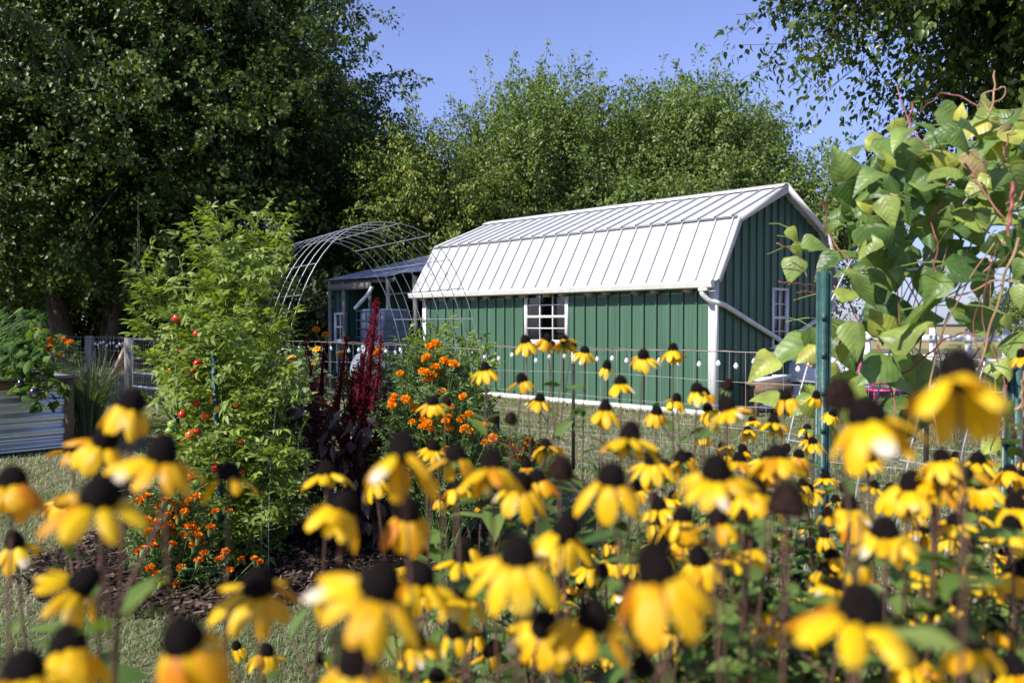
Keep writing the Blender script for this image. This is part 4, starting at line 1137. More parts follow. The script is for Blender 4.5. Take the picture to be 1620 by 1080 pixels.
fr = [(298, 564, 4.45, 'red', .034), (313, 575, 4.42, 'red', .032), (306, 585, 4.45, 'red', .03), (287, 557, 4.5, 'red', .028), (280, 503, 4.5, 'red', .030), (300, 503, 4.6, 'red', .026), (311, 528, 4.5, 'red', .024), (302, 687, 4.3, 'orange', .034), (311, 683, 4.34, 'red', .028),
      (392, 557, 4.5, 'green', .034), (388, 566, 4.46, 'green', .036), (398, 567, 4.5, 'green', .034), (396, 481, 4.7, 'green', .033), (376, 489, 4.7, 'green', .030), (429, 600, 4.6, 'yellow', .034), (444, 607, 4.62, 'yellow', .028), (346, 647, 4.35, 'yellow', .031),
      (273, 671, 4.5, 'green', .032), (269, 682, 4.48, 'green', .033), (376, 640, 4.4, 'red', .026), (336, 634, 4.4, 'orange', .025), (311, 638, 4.4, 'red', .027), (289, 655, 4.45, 'red', .03), (325, 658, 4.35, 'orange', .03), (291, 697, 4.35, 'red', .03), (379, 701, 4.35, 'red', .028),
      (385, 746, 4.3, 'red', .03), (340, 742, 4.25, 'red', .031), (343, 729, 4.28, 'red', .025), (303, 754, 4.3, 'orange', .036), (309, 766, 4.28, 'green', .032), (332, 730, 4.3, 'green', .028), (260, 690, 4.5, 'orange', .024), (270, 585, 4.55, 'orange', .022), (405, 372, 5.0, 'green', .026), (377, 385, 4.9, 'green', .026), (452, 628, 4.6, 'red', .024), (420, 470, 4.8, 'green', .026)]
tomato('tall sprawling tomato plant with red and green fruit at the left of the arch', TB, tips, 4.62, 500, fr, poly, .155, .4)
TB2 = AF + AX * .6 + AS * .1
tips = [(655, 545, 5.8), (690, 528, 5.9), (725, 540, 5.8), (765, 560, 5.7), (640, 560, 5.8), (705, 520, 6.0), (742, 545, 5.8), (700, 600, 5.6), (740, 640, 5.5), (665, 640, 5.6), (720, 690, 5.4), (760, 620, 5.5)]
tomato('smaller tomato plant with one green fruit behind the orange marigolds', TB2, tips, 5.7, 110, [(661, 561, 5.6, 'green', .032), (720, 571, 5.6, 'green', .027)], [(640, 640), (650, 560), (700, 540), (755, 560), (765, 650), (740, 720), (660, 720)], .165, .22)

# amaranth with burgundy tassels
AB = gnd(575, 862)
am = thing('amaranth', 'tall burgundy amaranth with upright tassels and dark purple leaves', 'amaranth', AB)
spikes = [((597, 472), (578, 650), 22), ((586, 520), (558, 660), 18), ((604, 530), (590, 650), 14), ((485, 537), (502, 690), 14), ((512, 543), (508, 625), 9), ((548, 534), (533, 650), 13), ((562, 580), (553, 650), 12), ((610, 617), (597, 725), 14), ((617, 640), (590, 735), 17),
          ((570, 620), (558, 700), 19), ((638, 603), (632, 665), 9), ((668, 630), (655, 705), 10), ((676, 666), (668, 722), 8), ((438, 632), (456, 672), 10), ((516, 650), (512, 700), 12), ((535, 625), (520, 665), 13), ((497, 600), (498, 680), 11), ((574, 560), (566, 640), 15), ((550, 660), (545, 720), 14), ((630, 690), (626, 720), 8), ((580, 590), (570, 680), 18), ((505, 660), (520, 730), 12), ((592, 480), (590, 560), 10)]
stm = MB()
d_am = AB[1]
for (tp, bs, wpx) in spikes:
    dj = d_am + rng.uniform(-.28, .28)
    a, b = at(*bs, dj), at(*tp, dj + rng.uniform(-.05, .05))
    b2 = AB + np.array([rng.normal(0, .04), rng.normal(0, .04), .25 + rng.uniform(0, .2)])
    stm.tube(curve(b2, a, 8, .05, .03), np.linspace(.013, .006, 8), 7)
    n = int(np.linalg.norm(b - a) / .0008)
    P_ = curve(a, b, 14, .06)
    wpx = max(wpx, 12.5) * 1.6
    t = rng.random(n)
    q = np.stack([np.interp(t, np.linspace(0, 1, 14), P_[:, k]) for k in range(3)], -1)
    wr = wpx / FOC * dj * .5 * np.clip(1.15 - t ** 1.3, .22, 1) * np.clip(.5 + t * 5, 0, 1)
    lump = .8 + .35 * np.sin(t * np.linalg.norm(b - a) * 75 + rng.random() * 6)
    az = rng.uniform(0, 6.28, n); rr = wr * lump * rng.uniform(.25, 1, n) ** .5
    od = np.c_[np.cos(az), np.sin(az), rng.uniform(.1, .9, n)]
    q = q + od * rr[:, None] * [1, 1, .3]
    mb = MB()
    mb.leaves(T_DIA, q, od + rng.normal(0, .4, od.shape), rvec(n), rng.uniform(.009, .018, n), rng.uniform(.007, .012, n), np.clip(rng.normal(.45, .22, n), 0, 1))
    mb.tube(P_, np.linspace(wpx / FOC * dj * .22, .002, 14), 6, rnd=.1)
    mesh_obj('tassel', mb, M['amaranth_spike'], am)
stm.tube(curve(AB, AB + [.0, 0, .55], 7, .03), np.linspace(.020, .014, 7), 8)
P_ = poly_points([(440, 660), (475, 620), (540, 650), (600, 660), (660, 690), (700, 740), (660, 800), (610, 840), (550, 830), (500, 790), (455, 760), (440, 700)], 560, d_am, .36)
n = len(P_)
stm.segs(P_, P_ * .6 + .4 * np.c_[np.full(n, AB[0]), np.full(n, AB[1]), P_[:, 2] - .1], .0025, 4)
mesh_obj('stem', stm, M['amaranth_stem'], am, smooth=True)
out = unit((P_ - [AB[0], AB[1], .9]) * [1, 1, .3])
mb = MB(); mb.leaves(T_LAN, P_, out + rng.normal(0, .45, P_.shape) + [0, 0, -.45], rng.normal(0, .4, P_.shape) + [0, 0, .9], rng.uniform(.06, .15, n), rng.uniform(.04, .08, n))
mesh_obj('foliage', mb, M['amaranth_leaf'], am)

# marigolds
def pompon(r, flat, n=90, rings=None):
    """a ruffled head of many florets round local origin, facing +Z"""
    k = np.arange(n) + .5
    ph = np.arccos(1 - 1.25 * k / n); th = math.pi * (1 + 5 ** .5) * k
    v = np.c_[np.cos(th) * np.sin(ph), np.sin(th) * np.sin(ph), np.cos(ph)]
    p = v * [r * .72, r * .72, r * flat * .72]
    mb = MB()
    T_ = (np.array([[0, -.25, 0], [0, .25, 0], [.7, .55, .03], [1, .2, -.12], [1, -.2, -.03], [.7, -.55, .03]], float), np.array([[0, 1, 2], [0, 2, 5], [5, 2, 3], [5, 3, 4]]))
    mb.leaves(T_, p * .75, v + rng.normal(0, .18, v.shape), np.cross(v, rvec(n)) + v * .9, r * .5 * rng.uniform(.8, 1.2, n), r * .42, np.clip(rng.normal(.5, .22, n) + .25 * (v[:, 2] - .3), 0, 1))
    mb.ball((0, 0, 0), r * .62, 10, 7, .25, flat)
    return mb
_cal = MB(); _cal.lathe((0, 0, 0), [(.002, -.030), (.007, -.020), (.010, -.004), (.012, 0)], 8)
def head_proto(name, mb, mat):
    o = mesh_obj(name, mb, mat); me = o.data; bpy.data.objects.remove(o); return me
POM = [head_proto('flower', pompon(.028, .75), M['marigold']) for _ in range(3)]
POMR = [head_proto('flower', pompon(.017, .6, 46), M['marigold_red']) for _ in range(3)]
CAL = head_proto('calyx', _cal, M['tomato_stem'])
def put(me, name, parent, p, rot, sc=1.0):
    o = bpy.data.objects.new(name, me); C.objects.link(o); o.parent = parent
    r0 = parent
    while r0.parent is not None: r0 = r0.parent
    o.location = Vector(p) - r0.location if r0 == parent else Vector(p)
    o.rotation_euler = rot; o.scale = (sc, sc, sc)
    return o
def marigold(label, base, flowers, poly, d, thick, n, protos, sc, leaf=.055, name='marigold', group='marigolds in the garden beds', cat='marigold', mat='fern_leaf', dflow=None):
    root = thing(name, label, cat, base, group)
    P_ = poly_points(poly, n, d, thick); P_[:, 2] = np.maximum(P_[:, 2], .03)
    st = MB(); lf = MB()
    az = rng.uniform(0, 6.28, len(P_))
    dr = np.c_[np.cos(az), np.sin(az), rng.uniform(-.1, .9, len(P_))]
    compound(lf, P_, dr, unit(rng.normal(0, .5, P_.shape) + [0, 0, 1]), leaf * 1.6 * np.ones(len(P_)), T_DIA, 4, leaf * .75, leaf * .22, np.clip(rng.normal(.5, .22, len(P_)), 0, 1))
    st.segs(P_, P_ + unit(dr) * leaf * 1.4, .0016, 3)
    k = rng.choice(len(P_), min(len(P_), 60), replace=False)
    for p in P_[k]: st.tube(curve(base + [rng.normal(0, .05), rng.normal(0, .05), 0], p, 5, .06), np.linspace(.006, .0025, 5), 5)
    for i, (px, py, *dd) in enumerate(flowers):
        p = at(px, py, dd[0] if dd else (d - thick * rng.uniform(.85, 1.15)))
        low_ = base * .35 + p * .65; low_[2] = max(.02, p[2] - .22)
        st.tube(curve(low_, p - [0, 0, .01], 6, .04), .0028, 5)
        s_ = sc * rng.uniform(.8, 1.12)
        f = put(protos[i % 3], 'flower', root, p, (rng.normal(.15, .3), rng.normal(0, .3), rng.uniform(0, 6)), s_)
        c_ = bpy.data.objects.new('calyx', CAL); C.objects.link(c_); c_.parent = f
    mesh_obj('stem', st, M['tomato_stem'], root, smooth=True)
    mesh_obj('foliage', lf, M[mat], root)
    return root
zc = lambda zx, zy: (600 + zx * .2036, 520 + zy * .2036)
big = [zc(*q) for q in ((395, 143), (440, 125), (368, 228), (505, 255), (540, 272), (585, 282), (437, 303), (335, 335), (365, 345), (430, 363), (375, 397), (490, 500))]
low_f = [zc(*q) for q in ((162, 350), (117, 528), (98, 565), (208, 552), (270, 612), (545, 688), (515, 720), (635, 705), (700, 672), (543, 773), (663, 778), (700, 800), (765, 745), (815, 755), (885, 850), (823, 887), (255, 730), (345, 715), (380, 735), (335, 765), (395, 780), (365, 955), (525, 945), (100, 600), (550, 610), (650, 530))]
marigold('tall marigold with large orange pompon heads at the right foot of the bare arch', gnd(690, 872), big, [(640, 560), (690, 548), (730, 580), (735, 640), (720, 700), (650, 700), (628, 640)], 5.05, .2, 480, POM, 1.25, .056)
marigold('wide bushy marigold with orange heads in front of the taller marigold', gnd(705, 892), low_f, [(610, 640), (650, 610), (740, 640), (780, 680), (800, 740), (790, 800), (700, 820), (620, 790), (600, 720)], 4.8, .22, 900, POM, 1.02, .055)
marigold('marigold with orange heads partly hidden behind the burgundy amaranth', gnd(560, 840), [(500, 522), (515, 530), (548, 592), (552, 606), (560, 610), (585, 634), (560, 632), (594, 560), (510, 640), (560, 700), (596, 700), (600, 555), (575, 690), (540, 560)], [(540, 600), (600, 560), (640, 600), (640, 680), (560, 700), (520, 660)], 5.5, .2, 260, POM, 1.1)
# red and gold low marigolds
gg = lambda x, y: (180 + x * .2222, 720 + y * .2222)
redf = [gg(*q) for q in ((430, 225), (410, 240), (235, 290), (165, 328), (205, 322), (370, 318), (320, 355), (410, 342), (445, 345), (535, 318), (595, 290), (450, 380), (527, 365), (505, 402), (330, 405), (380, 428), (398, 390), (310, 475), (348, 508), (400, 485), (415, 515), (478, 490), (545, 497), (585, 520), (250, 535), (235, 568), (275, 585), (305, 590), (292, 525), (335, 545), (412, 555), (485, 557), (283, 645), (180, 685), (215, 668), (605, 575), (568, 635), (620, 622), (605, 748), (262, 800), (300, 838), (478, 800), (445, 918), (645, 690), (340, 900), (795, 685), (750, 738), (1000, 735), (1035, 760), (825, 815), (725, 400), (825, 400), (530, 570), (420, 630), (455, 445), (500, 355), (240, 460), (690, 515), (575, 640), (910, 740))]
marigold('low bushy marigold with rust and gold flowers at the foot of the tomato plant', gnd(262, 915), redf, [(215, 800), (250, 772), (300, 775), (330, 800), (335, 860), (360, 900), (330, 930), (270, 935), (225, 905), (205, 860)], 4.36, .24, 800, POMR, 1.5, .045)
rf2 = [zc(*q) for q in ((1000, 865), (1030, 905), (960, 925), (905, 915), (1065, 945), (1150, 862), (1195, 885), (1140, 945), (1175, 915), (1085, 1000), (1025, 990), (1215, 965), (1130, 900), (1240, 900), (960, 960), (1180, 860))]
marigold('dark low marigold with rust red flowers right of the orange marigolds', gnd(815, 760), rf2, [(785, 710), (800, 690), (850, 690), (870, 720), (865, 760), (800, 765)], 6.9, .22, 320, POMR, 1.5, .05)
# marigolds in the raised bed area and orange daisies
gz = lambda x, y: (x * .2316, 480 + y * .2316)
marigold('orange marigold growing behind the raised bed', (RC + by * 2.9 + bx * -.1) * [1, 1, 0], [gz(*q) for q in ((163, 277), (335, 240), (358, 265), (432, 245), (465, 268), (318, 293), (268, 307), (325, 320), (292, 325), (400, 355), (245, 180), (290, 232), (350, 295), (480, 265))], [(55, 560), (75, 528), (110, 535), (128, 560), (125, 640), (80, 640)], 11.0, .3, 300, POM, 1.6)
DAI = None
def daisy(n, r0, r1, wl, droopd, T=None):
    mb = MB(); a = np.arange(n) * 2 * math.pi / n + rng.normal(0, .08, n)
    el = -droopd + rng.normal(0, .12, n)
    d_ = np.c_[np.cos(a) * np.cos(el), np.sin(a) * np.cos(el), np.sin(el)]
    nn = np.c_[-np.cos(a) * np.sin(el), -np.sin(a) * np.sin(el), np.cos(el)]
    mb.leaves(T or T_LAN, np.c_[np.cos(a) * r0, np.sin(a) * r0, np.zeros(n)], d_, nn, r1 * rng.uniform(.85, 1.12, n), wl, rng.random(n))
    mb.ball((0, 0, .002), r0 * 1.3, 8, 5, .1, .6)
    return mb
DAI = [head_proto('flower', daisy(9, .010, .026, .022, .15), M['marigold']) for _ in range(3)]
aa = lambda x, y: (430 + x * .2038, 500 + y * .2038)
def broad(label, base, flowers, poly, d, thick, n, mat, ll, name, cat, protos=DAI, sc=1.0, T=T_OVA):
    root = thing(name, label, cat, base)
    P_ = poly_points(poly, n, d, thick)
    P_[:, 2] = np.maximum(P_[:, 2], .05)
    st, lf = MB(), MB()
    az = rng.uniform(0, 6.28, len(P_))
    lf.leaves(T, P_, np.c_[np.cos(az), np.sin(az), rng.uniform(-.8, .4, len(P_))], rng.normal(0, .45, P_.shape) + [0, -.2, .8], ll * rng.uniform(.6, 1.25, len(P_)), ll * .75 * rng.uniform(.7, 1.2, len(P_)))
    for p in P_[rng.choice(len(P_), min(40, len(P_)), replace=False)]: st.tube(curve(base + [rng.normal(0, .06), rng.normal(0, .06), 0], p, 6, .05), np.linspace(.008, .003, 6), 5)
    for i, (px, py) in enumerate(flowers):
        p = at(px, py, d - thick * rng.uniform(.5, 1))
        st.tube(curve(p * .7 + base * .3 - [0, 0, .1], p, 5, .05), .003, 5)
        f = put(protos[i % 3], 'flower', root, p, (rng.uniform(.2, 1.0), rng.normal(0, .4), rng.normal(0, .5)), sc)
        c_ = bpy.data.objects.new('calyx', CAL); C.objects.link(c_); c_.parent = f
    mesh_obj('stem', st, M['tomato_stem'], root, smooth=True); mesh_obj('foliage', lf, M[mat], root)
    return root
broad('pale green broad leaved sunflower plant with small orange daisies left of the amaranth', gnd(465, 745), [aa(*q) for q in ((85, 345), (155, 370), (160, 318), (345, 255), (340, 335), (325, 360), (245, 467), (150, 452), (380, 480), (350, 240), (140, 345), (480, 690))], [(440, 560), (470, 545), (505, 560), (515, 620), (520, 700), (450, 710), (432, 640)], 8.4, .3, 230, 'pale_leaf', .15, 'sunflower_plant', 'sunflower', DAI, 1.35)
broad('small dark purple leafy plant left of the tomato foot', gnd(178, 790), [], [(140, 740), (165, 722), (195, 722), (212, 745), (205, 790), (150, 790)], 6.6, .2, 260, 'purple_leaf', .07, 'basil_plant', 'basil')
broad('dark purple basil growing between amaranth and tomato plant', gnd(500, 800), [], [(480, 690), (520, 680), (545, 720), (530, 760), (490, 750)], 5.9, .15, 160, 'purple_leaf', .07, 'basil_plant', 'basil')
# aubergines in the raised bed
def eggplant(label, base, poly, d, thick, n, fruits):
    root = thing('aubergine_plant', label, 'aubergine', base, 'aubergines in the raised bed')
    P_ = poly_points(poly, n, d, thick)
    st, lf = MB(), MB()
    az = rng.uniform(0, 6.28, len(P_))
    dr = np.c_[np.cos(az), np.sin(az), rng.uniform(-1.1, .2, len(P_))]
    lf.leaves(T_LOBE, P_, dr, rng.normal(0, .45, P_.shape) + [0, -.3, .8], rng.uniform(.09, .18, len(P_)), rng.uniform(.065, .11, len(P_)))
    for p in P_[::2]: st.tube(curve(base + [rng.normal(0, .1), rng.normal(0, .05), 0], p, 6, .06), np.linspace(.008, .003, 6), 5)
    mesh_obj('stem', st, M['tomato_stem'], root, smooth=True); mesh_obj('foliage', lf, M['egg_leaf'], root)
    for (px, py, dd, r_) in fruits:
        c = at(px, py, dd); mb = MB()
        t = np.linspace(-math.pi / 2, math.pi / 2, 10)
        mb.lathe(c, np.c_[r_ * np.cos(t) * (1 - .18 * np.sin(t)), 1.25 * r_ * np.sin(t)], 14); f = mesh_obj('fruit', mb, M['egg_fruit'], root, smooth=True)
        mb = MB(); mb.lathe(c, [(r_ * .62, r_ * .95), (r_ * .3, r_ * 1.22), (.006, r_ * 1.35), (.005, r_ * 1.9)], 8); mesh_obj('calyx', mb, M['tomato_stem'], f)
q = RC + bx * .55 + by * .35 + UP * (BH - .17)
eggplant('aubergine plant with dark purple fruit hanging over the raised bed edge', q, [(-20, 560), (10, 520), (60, 500), (85, 540), (80, 590), (112, 610), (90, 650), (40, 635), (10, 600)], 8.55, .25, 170, [(54, 621, 8.3, .052), (33, 607, 8.4, .042), (63, 558, 8.6, .036)])
q = RC + bx * 1.35 + by * 1.5 + UP * (BH - .17)
eggplant('taller aubergine plant in the back half of the raised bed', q, [(-90, 560), (-40, 500), (20, 482), (72, 490), (80, 540), (50, 590), (-40, 590)], 9.9, .4, 230, [])
# clump of ornamental grass
GB = gnd(140, 690)
gr = thing('ornamental_grass', 'clump of long arching striped grass beside the raised bed', 'ornamental grass', GB)
mb = MB()
for k in range(520):
    az = rng.uniform(0, 6.28); rr = rng.random() ** .6; ln = rng.uniform(.7, 1.3); sp_ = rng.uniform(.05, .75)
    b0 = GB + np.array([math.cos(az), math.sin(az), 0]) * rr * .16
    t = np.linspace(0, 1, 8)
    o_ = np.array([math.cos(az), math.sin(az), 0])
    P_ = b0 + o_ * (sp_ * ln * .75 * t ** 2)[:, None] + UP * (ln * (t - .45 * sp_ * 1.2 * t ** 2.4))[:, None]
    sdv = np.array([-math.sin(az), math.cos(az), 0])
    wd = .006 * (1 - t ** 2.5) + .0006
    V = np.stack([P_ - sdv * wd[:, None], P_ + sdv * wd[:, None]], 1)
    mb.grid(V, rng.random())
mesh_obj('foliage', mb, M['blade'], gr)
for k, (px, py, h_) in enumerate(((165, 675, .5), (205, 665, .4))):
    pass

# ---------------------------------------------------------------- bean vine on the right arch
bean = thing('bean_vine', 'climbing bean vine with large heart shaped leaves on the right wire arch', 'bean vine', BF + BX * .7)
ent = """290,245,110,250,4 430,265,110,200,2 340,310,80,30,1 500,240,110,100,2 600,150,110,190,2 690,145,120,10,2 640,90,60,270,8 610,215,130,0,7 590,265,120,170,6 700,250,120,80,10 780,230,150,40,7 810,150,100,330,7 800,95,70,300,3 730,110,60,200,10
770,130,60,120,10 480,330,110,180,3 420,360,90,180,1 360,370,90,90,3 275,390,80,150,3 300,365,60,220,3 400,450,120,160,1 470,450,110,60,4 480,390,70,0,3 380,525,100,20,4 440,530,80,0,4 620,320,80,200,1 640,350,90,30,3 690,330,60,330,3 680,555,160,15,1
680,530,90,350,3 530,600,120,100,1 570,620,140,130,3 320,570,70,200,4 310,630,90,0,6 350,630,120,70,4 310,720,160,10,4 410,735,100,80,4 530,710,110,160,4 660,680,130,10,4 490,770,100,90,1 310,810,130,80,1 390,860,140,150,3 510,880,150,110,4 140,455,50,60,6
160,505,60,70,6 140,560,90,110,5 240,540,110,150,1 205,485,80,0,4 50,850,110,150,7 130,800,170,170,4 210,790,120,80,3 60,940,100,180,6 180,940,70,80,6 740,810,60,30,6 790,860,80,100,6 745,970,80,100,3 790,1000,90,60,3 740,860,60,180,6 600,400,70,250,3 560,480,60,90,1
650,440,60,200,3 760,500,90,60,1 810,480,90,90,1 720,410,60,0,3 540,130,70,230,3 470,210,70,200,3 380,250,80,120,2 330,200,60,300,4 560,180,90,140,2 820,300,110,60,5 760,290,70,120,3 820,560,70,120,3 700,620,70,60,4 820,640,80,100,5 790,720,60,60,6 450,600,60,90,4 350,450,60,40,2 250,430,60,120,3 445,310,70,60,2 520,290,70,150,2 580,330,80,60,2 660,180,90,70,2 720,190,80,150,4 560,230,80,200,2 640,260,90,120,4 500,380,80,120,1 540,340,70,20,2 420,210,60,160,3 370,290,80,200,2 300,300,60,80,2 430,420,90,100,2 360,420,80,200,1 320,470,90,60,3 450,500,70,140,2"""
vec = []
for e in ent.split():
    vec.append([float(v) for v in e.split(',')])
vec = np.array(vec)
px = 1180 + vec[:, 0] * .5276; py = 130 + vec[:, 1] * .5276; ln_px = vec[:, 2] * .5276
nh = len(vec)
arch_d = lambda x: np.interp(x, [1190, 1290, 1400, 1500, 1620], [2.30, 2.40, 2.22, 2.05, 1.88])
dd = arch_d(px) + rng.normal(0, .10, nh) + np.where(py < 330, .12, 0)
ctr = np.array([at(a, b, c) for a, b, c in zip(px, py, dd)])
an = np.radians(vec[:, 3])
L_ = ln_px / FOC * dd * 0.98
dr = np.c_[np.cos(an), rng.uniform(-.55, .25, nh), -np.sin(an)]
nr = np.c_[rng.normal(-.25, .35, nh), rng.normal(-.75, .2, nh), rng.uniform(.25, .95, nh)]
dru = unit(dr)
lf = MB(); vn = MB()
tone = np.clip((vec[:, 4] - 1) / 9 + rng.normal(0, .03, nh), 0, 1)
def bean_leaves(ctr, dru, nr, L_, tone):
    n = len(ctr); k = rng.integers(0, 3, n)
    for v in range(3):
        T_ = leaf_grid(9, 7, [(0, .02), (.05, .34), (.18, .5), (.35, .48), (.6, .32), (.85, .12), (1, 0)], fold=(.30, .12, .42)[v], droop=(.25, .10, .45)[v], curl=(.5, .8, .15)[v], ripple=(.012, .02, .016)[v])
        m_ = k == v
        lf.leaves(T_, (ctr - dru * L_[:, None] * .5)[m_], dru[m_], nr[m_], L_[m_], (L_ * rng.uniform(.72, .98, n))[m_], tone[m_])
bean_leaves(ctr, dru, nr, L_, tone)
# more leaves deeper in and over the top of the arch
nf = 380
tq = rng.uniform(.06, .62, nf) * math.pi
cxx = np.cos(tq); qx = np.sign(cxx) * np.abs(cxx) ** (2 / 2.3) * 1.15; qz = np.abs(np.sin(tq)) ** (2 / 2.3) * 2.05
ak = rng.uniform(-.1, 1.3, nf)
c2 = BF + BX * ak[:, None] + BS * (1.15 - qx)[:, None] + UP * qz[:, None] + rng.normal(0, .07, (nf, 3))
ip = 810 + FOC * c2[:, 0] / c2[:, 1]; iq = 512 - FOC * (c2[:, 2] - CAM_H) / c2[:, 1]
okk = (c2[:, 2] > 1.62) | ((ip > 1560) & (c2[:, 2] > .9) & (rng.random(nf) < .6))
c2 = c2[okk]; n2 = len(c2)
an2 = rng.uniform(0, 6.28, n2)
d2 = unit(np.c_[np.cos(an2), rng.uniform(-.6, .6, n2), np.sin(an2) * .8 - .25])
n2r = np.c_[rng.normal(-.3, .45, n2), rng.normal(-.55, .4, n2), rng.uniform(.2, 1, n2)]
bean_leaves(c2, d2, n2r, rng.uniform(.09, .19, n2), np.clip(rng.normal(.30, .17, n2), 0, 1))
# the dense front of the vine and the looser leaves below it
for poly_, n_, lo_, hi_ in (([(1335, 250), (1400, 205), (1470, 175), (1640, 150), (1650, 380), (1540, 385), (1450, 400), (1390, 430), (1335, 410)], 60, .065, .135), ([(1300, 440), (1400, 430), (1480, 520), (1510, 640), (1400, 670), (1310, 640)], 9, .10, .19)):
    c4 = poly_points(poly_, n_, 2.2, .16); c4[:, 1] *= 1; n4 = len(c4)
    an4 = rng.uniform(0, 6.28, n4)
    bean_leaves(c4, unit(np.c_[np.cos(an4), rng.uniform(-.5, .3, n4), np.sin(an4) * .8 - .3]), np.c_[rng.normal(-.35, .35, n4), rng.normal(-.65, .25, n4), rng.uniform(.3, 1, n4)], rng.uniform(lo_, hi_, n4), np.clip(rng.normal(.38, .20, n4), 0, 1))
# low young leaves at the right
c3 = np.array([at(a, b, d_) for a, b, d_ in zip(rng.uniform(1560, 1650, 34), rng.uniform(590, 760, 34), rng.uniform(2.0, 2.9, 34))])
c3[:9] = [at(a, b, d_) for a, b, d_ in ((1275, 560, 2.25), (1322, 600, 2.2), (1290, 650, 2.2), (1335, 560, 2.2), (1268, 640, 2.25), (1310, 690, 2.15), (1350, 650, 2.15), (1375, 700, 2.1), (1300, 610, 2.3))]
an3 = rng.uniform(0, 6.28, 34)
bean_leaves(c3, unit(np.c_[np.cos(an3), rng.uniform(-.5, .2, 34), np.sin(an3) - .3]), np.c_[rng.normal(-.2, .4, 34), np.full(34, -.6), rng.uniform(.3, 1, 34)], rng.uniform(.06, .11, 34), np.clip(rng.normal(.6, .1, 34), 0, 1))
zz3 = lambda x, y: (1180 + x * .5276, 130 + y * .5276)
def vine(pts, d, r, mb_, wob=.0025):
    P_ = np.array([at(*zz3(*p), arch_d(zz3(*p)[0]) + d) for p in pts])
    t = np.linspace(0, 1, len(P_)); tt = np.linspace(0, 1, max(12, 5 * len(P_)))
    Q = np.stack([np.interp(tt, t, P_[:, k]) for k in range(3)], -1)
    for _ in range(3): Q[1:-1] = (Q[:-2] + 2 * Q[1:-1] + Q[2:]) / 4
    Q += np.stack([wob * np.sin(tt * 21 + k) for k in range(3)], -1)
    mb_.tube(Q, np.linspace(r, r * .6, len(Q)) * .72, 7)
dry = MB()
vine([(215, 370), (245, 350), (238, 400), (245, 450), (280, 505), (310, 530)], -.05, .0045, vn)
vine([(100, 600), (150, 604), (205, 610)], -.02, .004, vn)
vine([(155, 632), (180, 627), (210, 632)], -.02, .004, vn)
vine([(500, 60), (490, 120), (495, 160), (480, 190)], .05, .004, vn)
vine([(395, 790), (420, 860), (445, 950), (455, 1060)], -.06, .004, vn)
vine([(800, 300), (795, 380), (785, 460)], -.02, .0075, vn)
vine([(430, 880), (500, 860), (560, 800), (600, 770), (640, 750), (700, 760)], -.03, .0045, vn)
vine([(250, 600), (300, 640), (360, 760), (345, 880)], .0, .004, vn)
vine([(590, 370), (555, 400), (560, 450), (580, 480), (560, 550), (590, 600)], .02, .004, vn)
vine([(700, 75), (650, 45), (590, 30), (560, 55), (520, 90)], .1, .0028, vn)
vine([(730, 90), (700, 45), (745, 20), (785, 15), (760, 60), (700, 70)], .1, .0028, dry)
vine([(820, 470), (790, 540), (770, 600), (745, 700), (720, 780), (700, 860), (700, 960)], -.02, .005, dry)
vine([(834, 330), (800, 380), (740, 560), (600, 640), (520, 690)], .03, .0038, dry)
vine([(834, 600), (760, 590), (640, 640), (570, 660), (480, 720)], .0, .004, dry)
vine([(834, 960), (770, 1010), (760, 1070)], -.1, .0055, dry)
vine([(95, 485), (130, 500), (165, 530), (180, 580)], -.05, .0035, dry)
vine([(834, 870), (828, 930), (834, 1000)], -.1, .006, dry)
vine([(180, 850), (240, 855), (270, 840), (280, 760)], -.06, .0045, dry)
for k in range(18):
    a = rng.uniform([320, 120], [834, 560]); b = a + rng.normal(0, 1, 2) * [90, 110]
    vine([tuple(a), tuple((a + b) / 2 + rng.normal(0, 25, 2)), tuple(b)], rng.uniform(0, .25), rng.uniform(.002, .0045), vn if k % 2 else dry)
for k in range(14):
    x0 = rng.uniform(330, 834); 
    vine([(x0, 1080), (x0 + rng.normal(0, 40), 900), (x0 + rng.normal(0, 70), 700), (x0 + rng.normal(30, 80), 480)], rng.uniform(-.05, .3), rng.uniform(.002, .004), dry if k % 3 else vn)
# petioles: from each leaf base back to the wire
for c, d_, l_ in zip(ctr, dru, L_):
    b0 = c - d_ * l_ * .5
    e_ = b0 - d_ * .05 + np.array([rng.normal(0, .03), .07, -.02])
    lf.tube(np.array([b0, (b0 + e_) / 2 + [0, 0, .006], e_]), .0015, 5)
mesh_obj('foliage', lf, M['bean_leaf'], bean, smooth=True)
mesh_obj('vine', vn, M['bean_vine'], bean, smooth=True)
mesh_obj('dry_vine', dry, M['dry_vine'], bean, smooth=True)
for k, (a, b, d_) in enumerate((((600, 800), (585, 860), -.05), ((620, 820), (625, 890), -.03), ((640, 790), (600, 905), -.02), ((225, 915), (205, 990), -.04))):
    mb = MB(); vine([a, ((a[0] + b[0]) / 2 + 8, (a[1] + b[1]) / 2), b], d_, .006, mb); mesh_obj('pod', mb, M['tomato_stem'], bean, smooth=True)

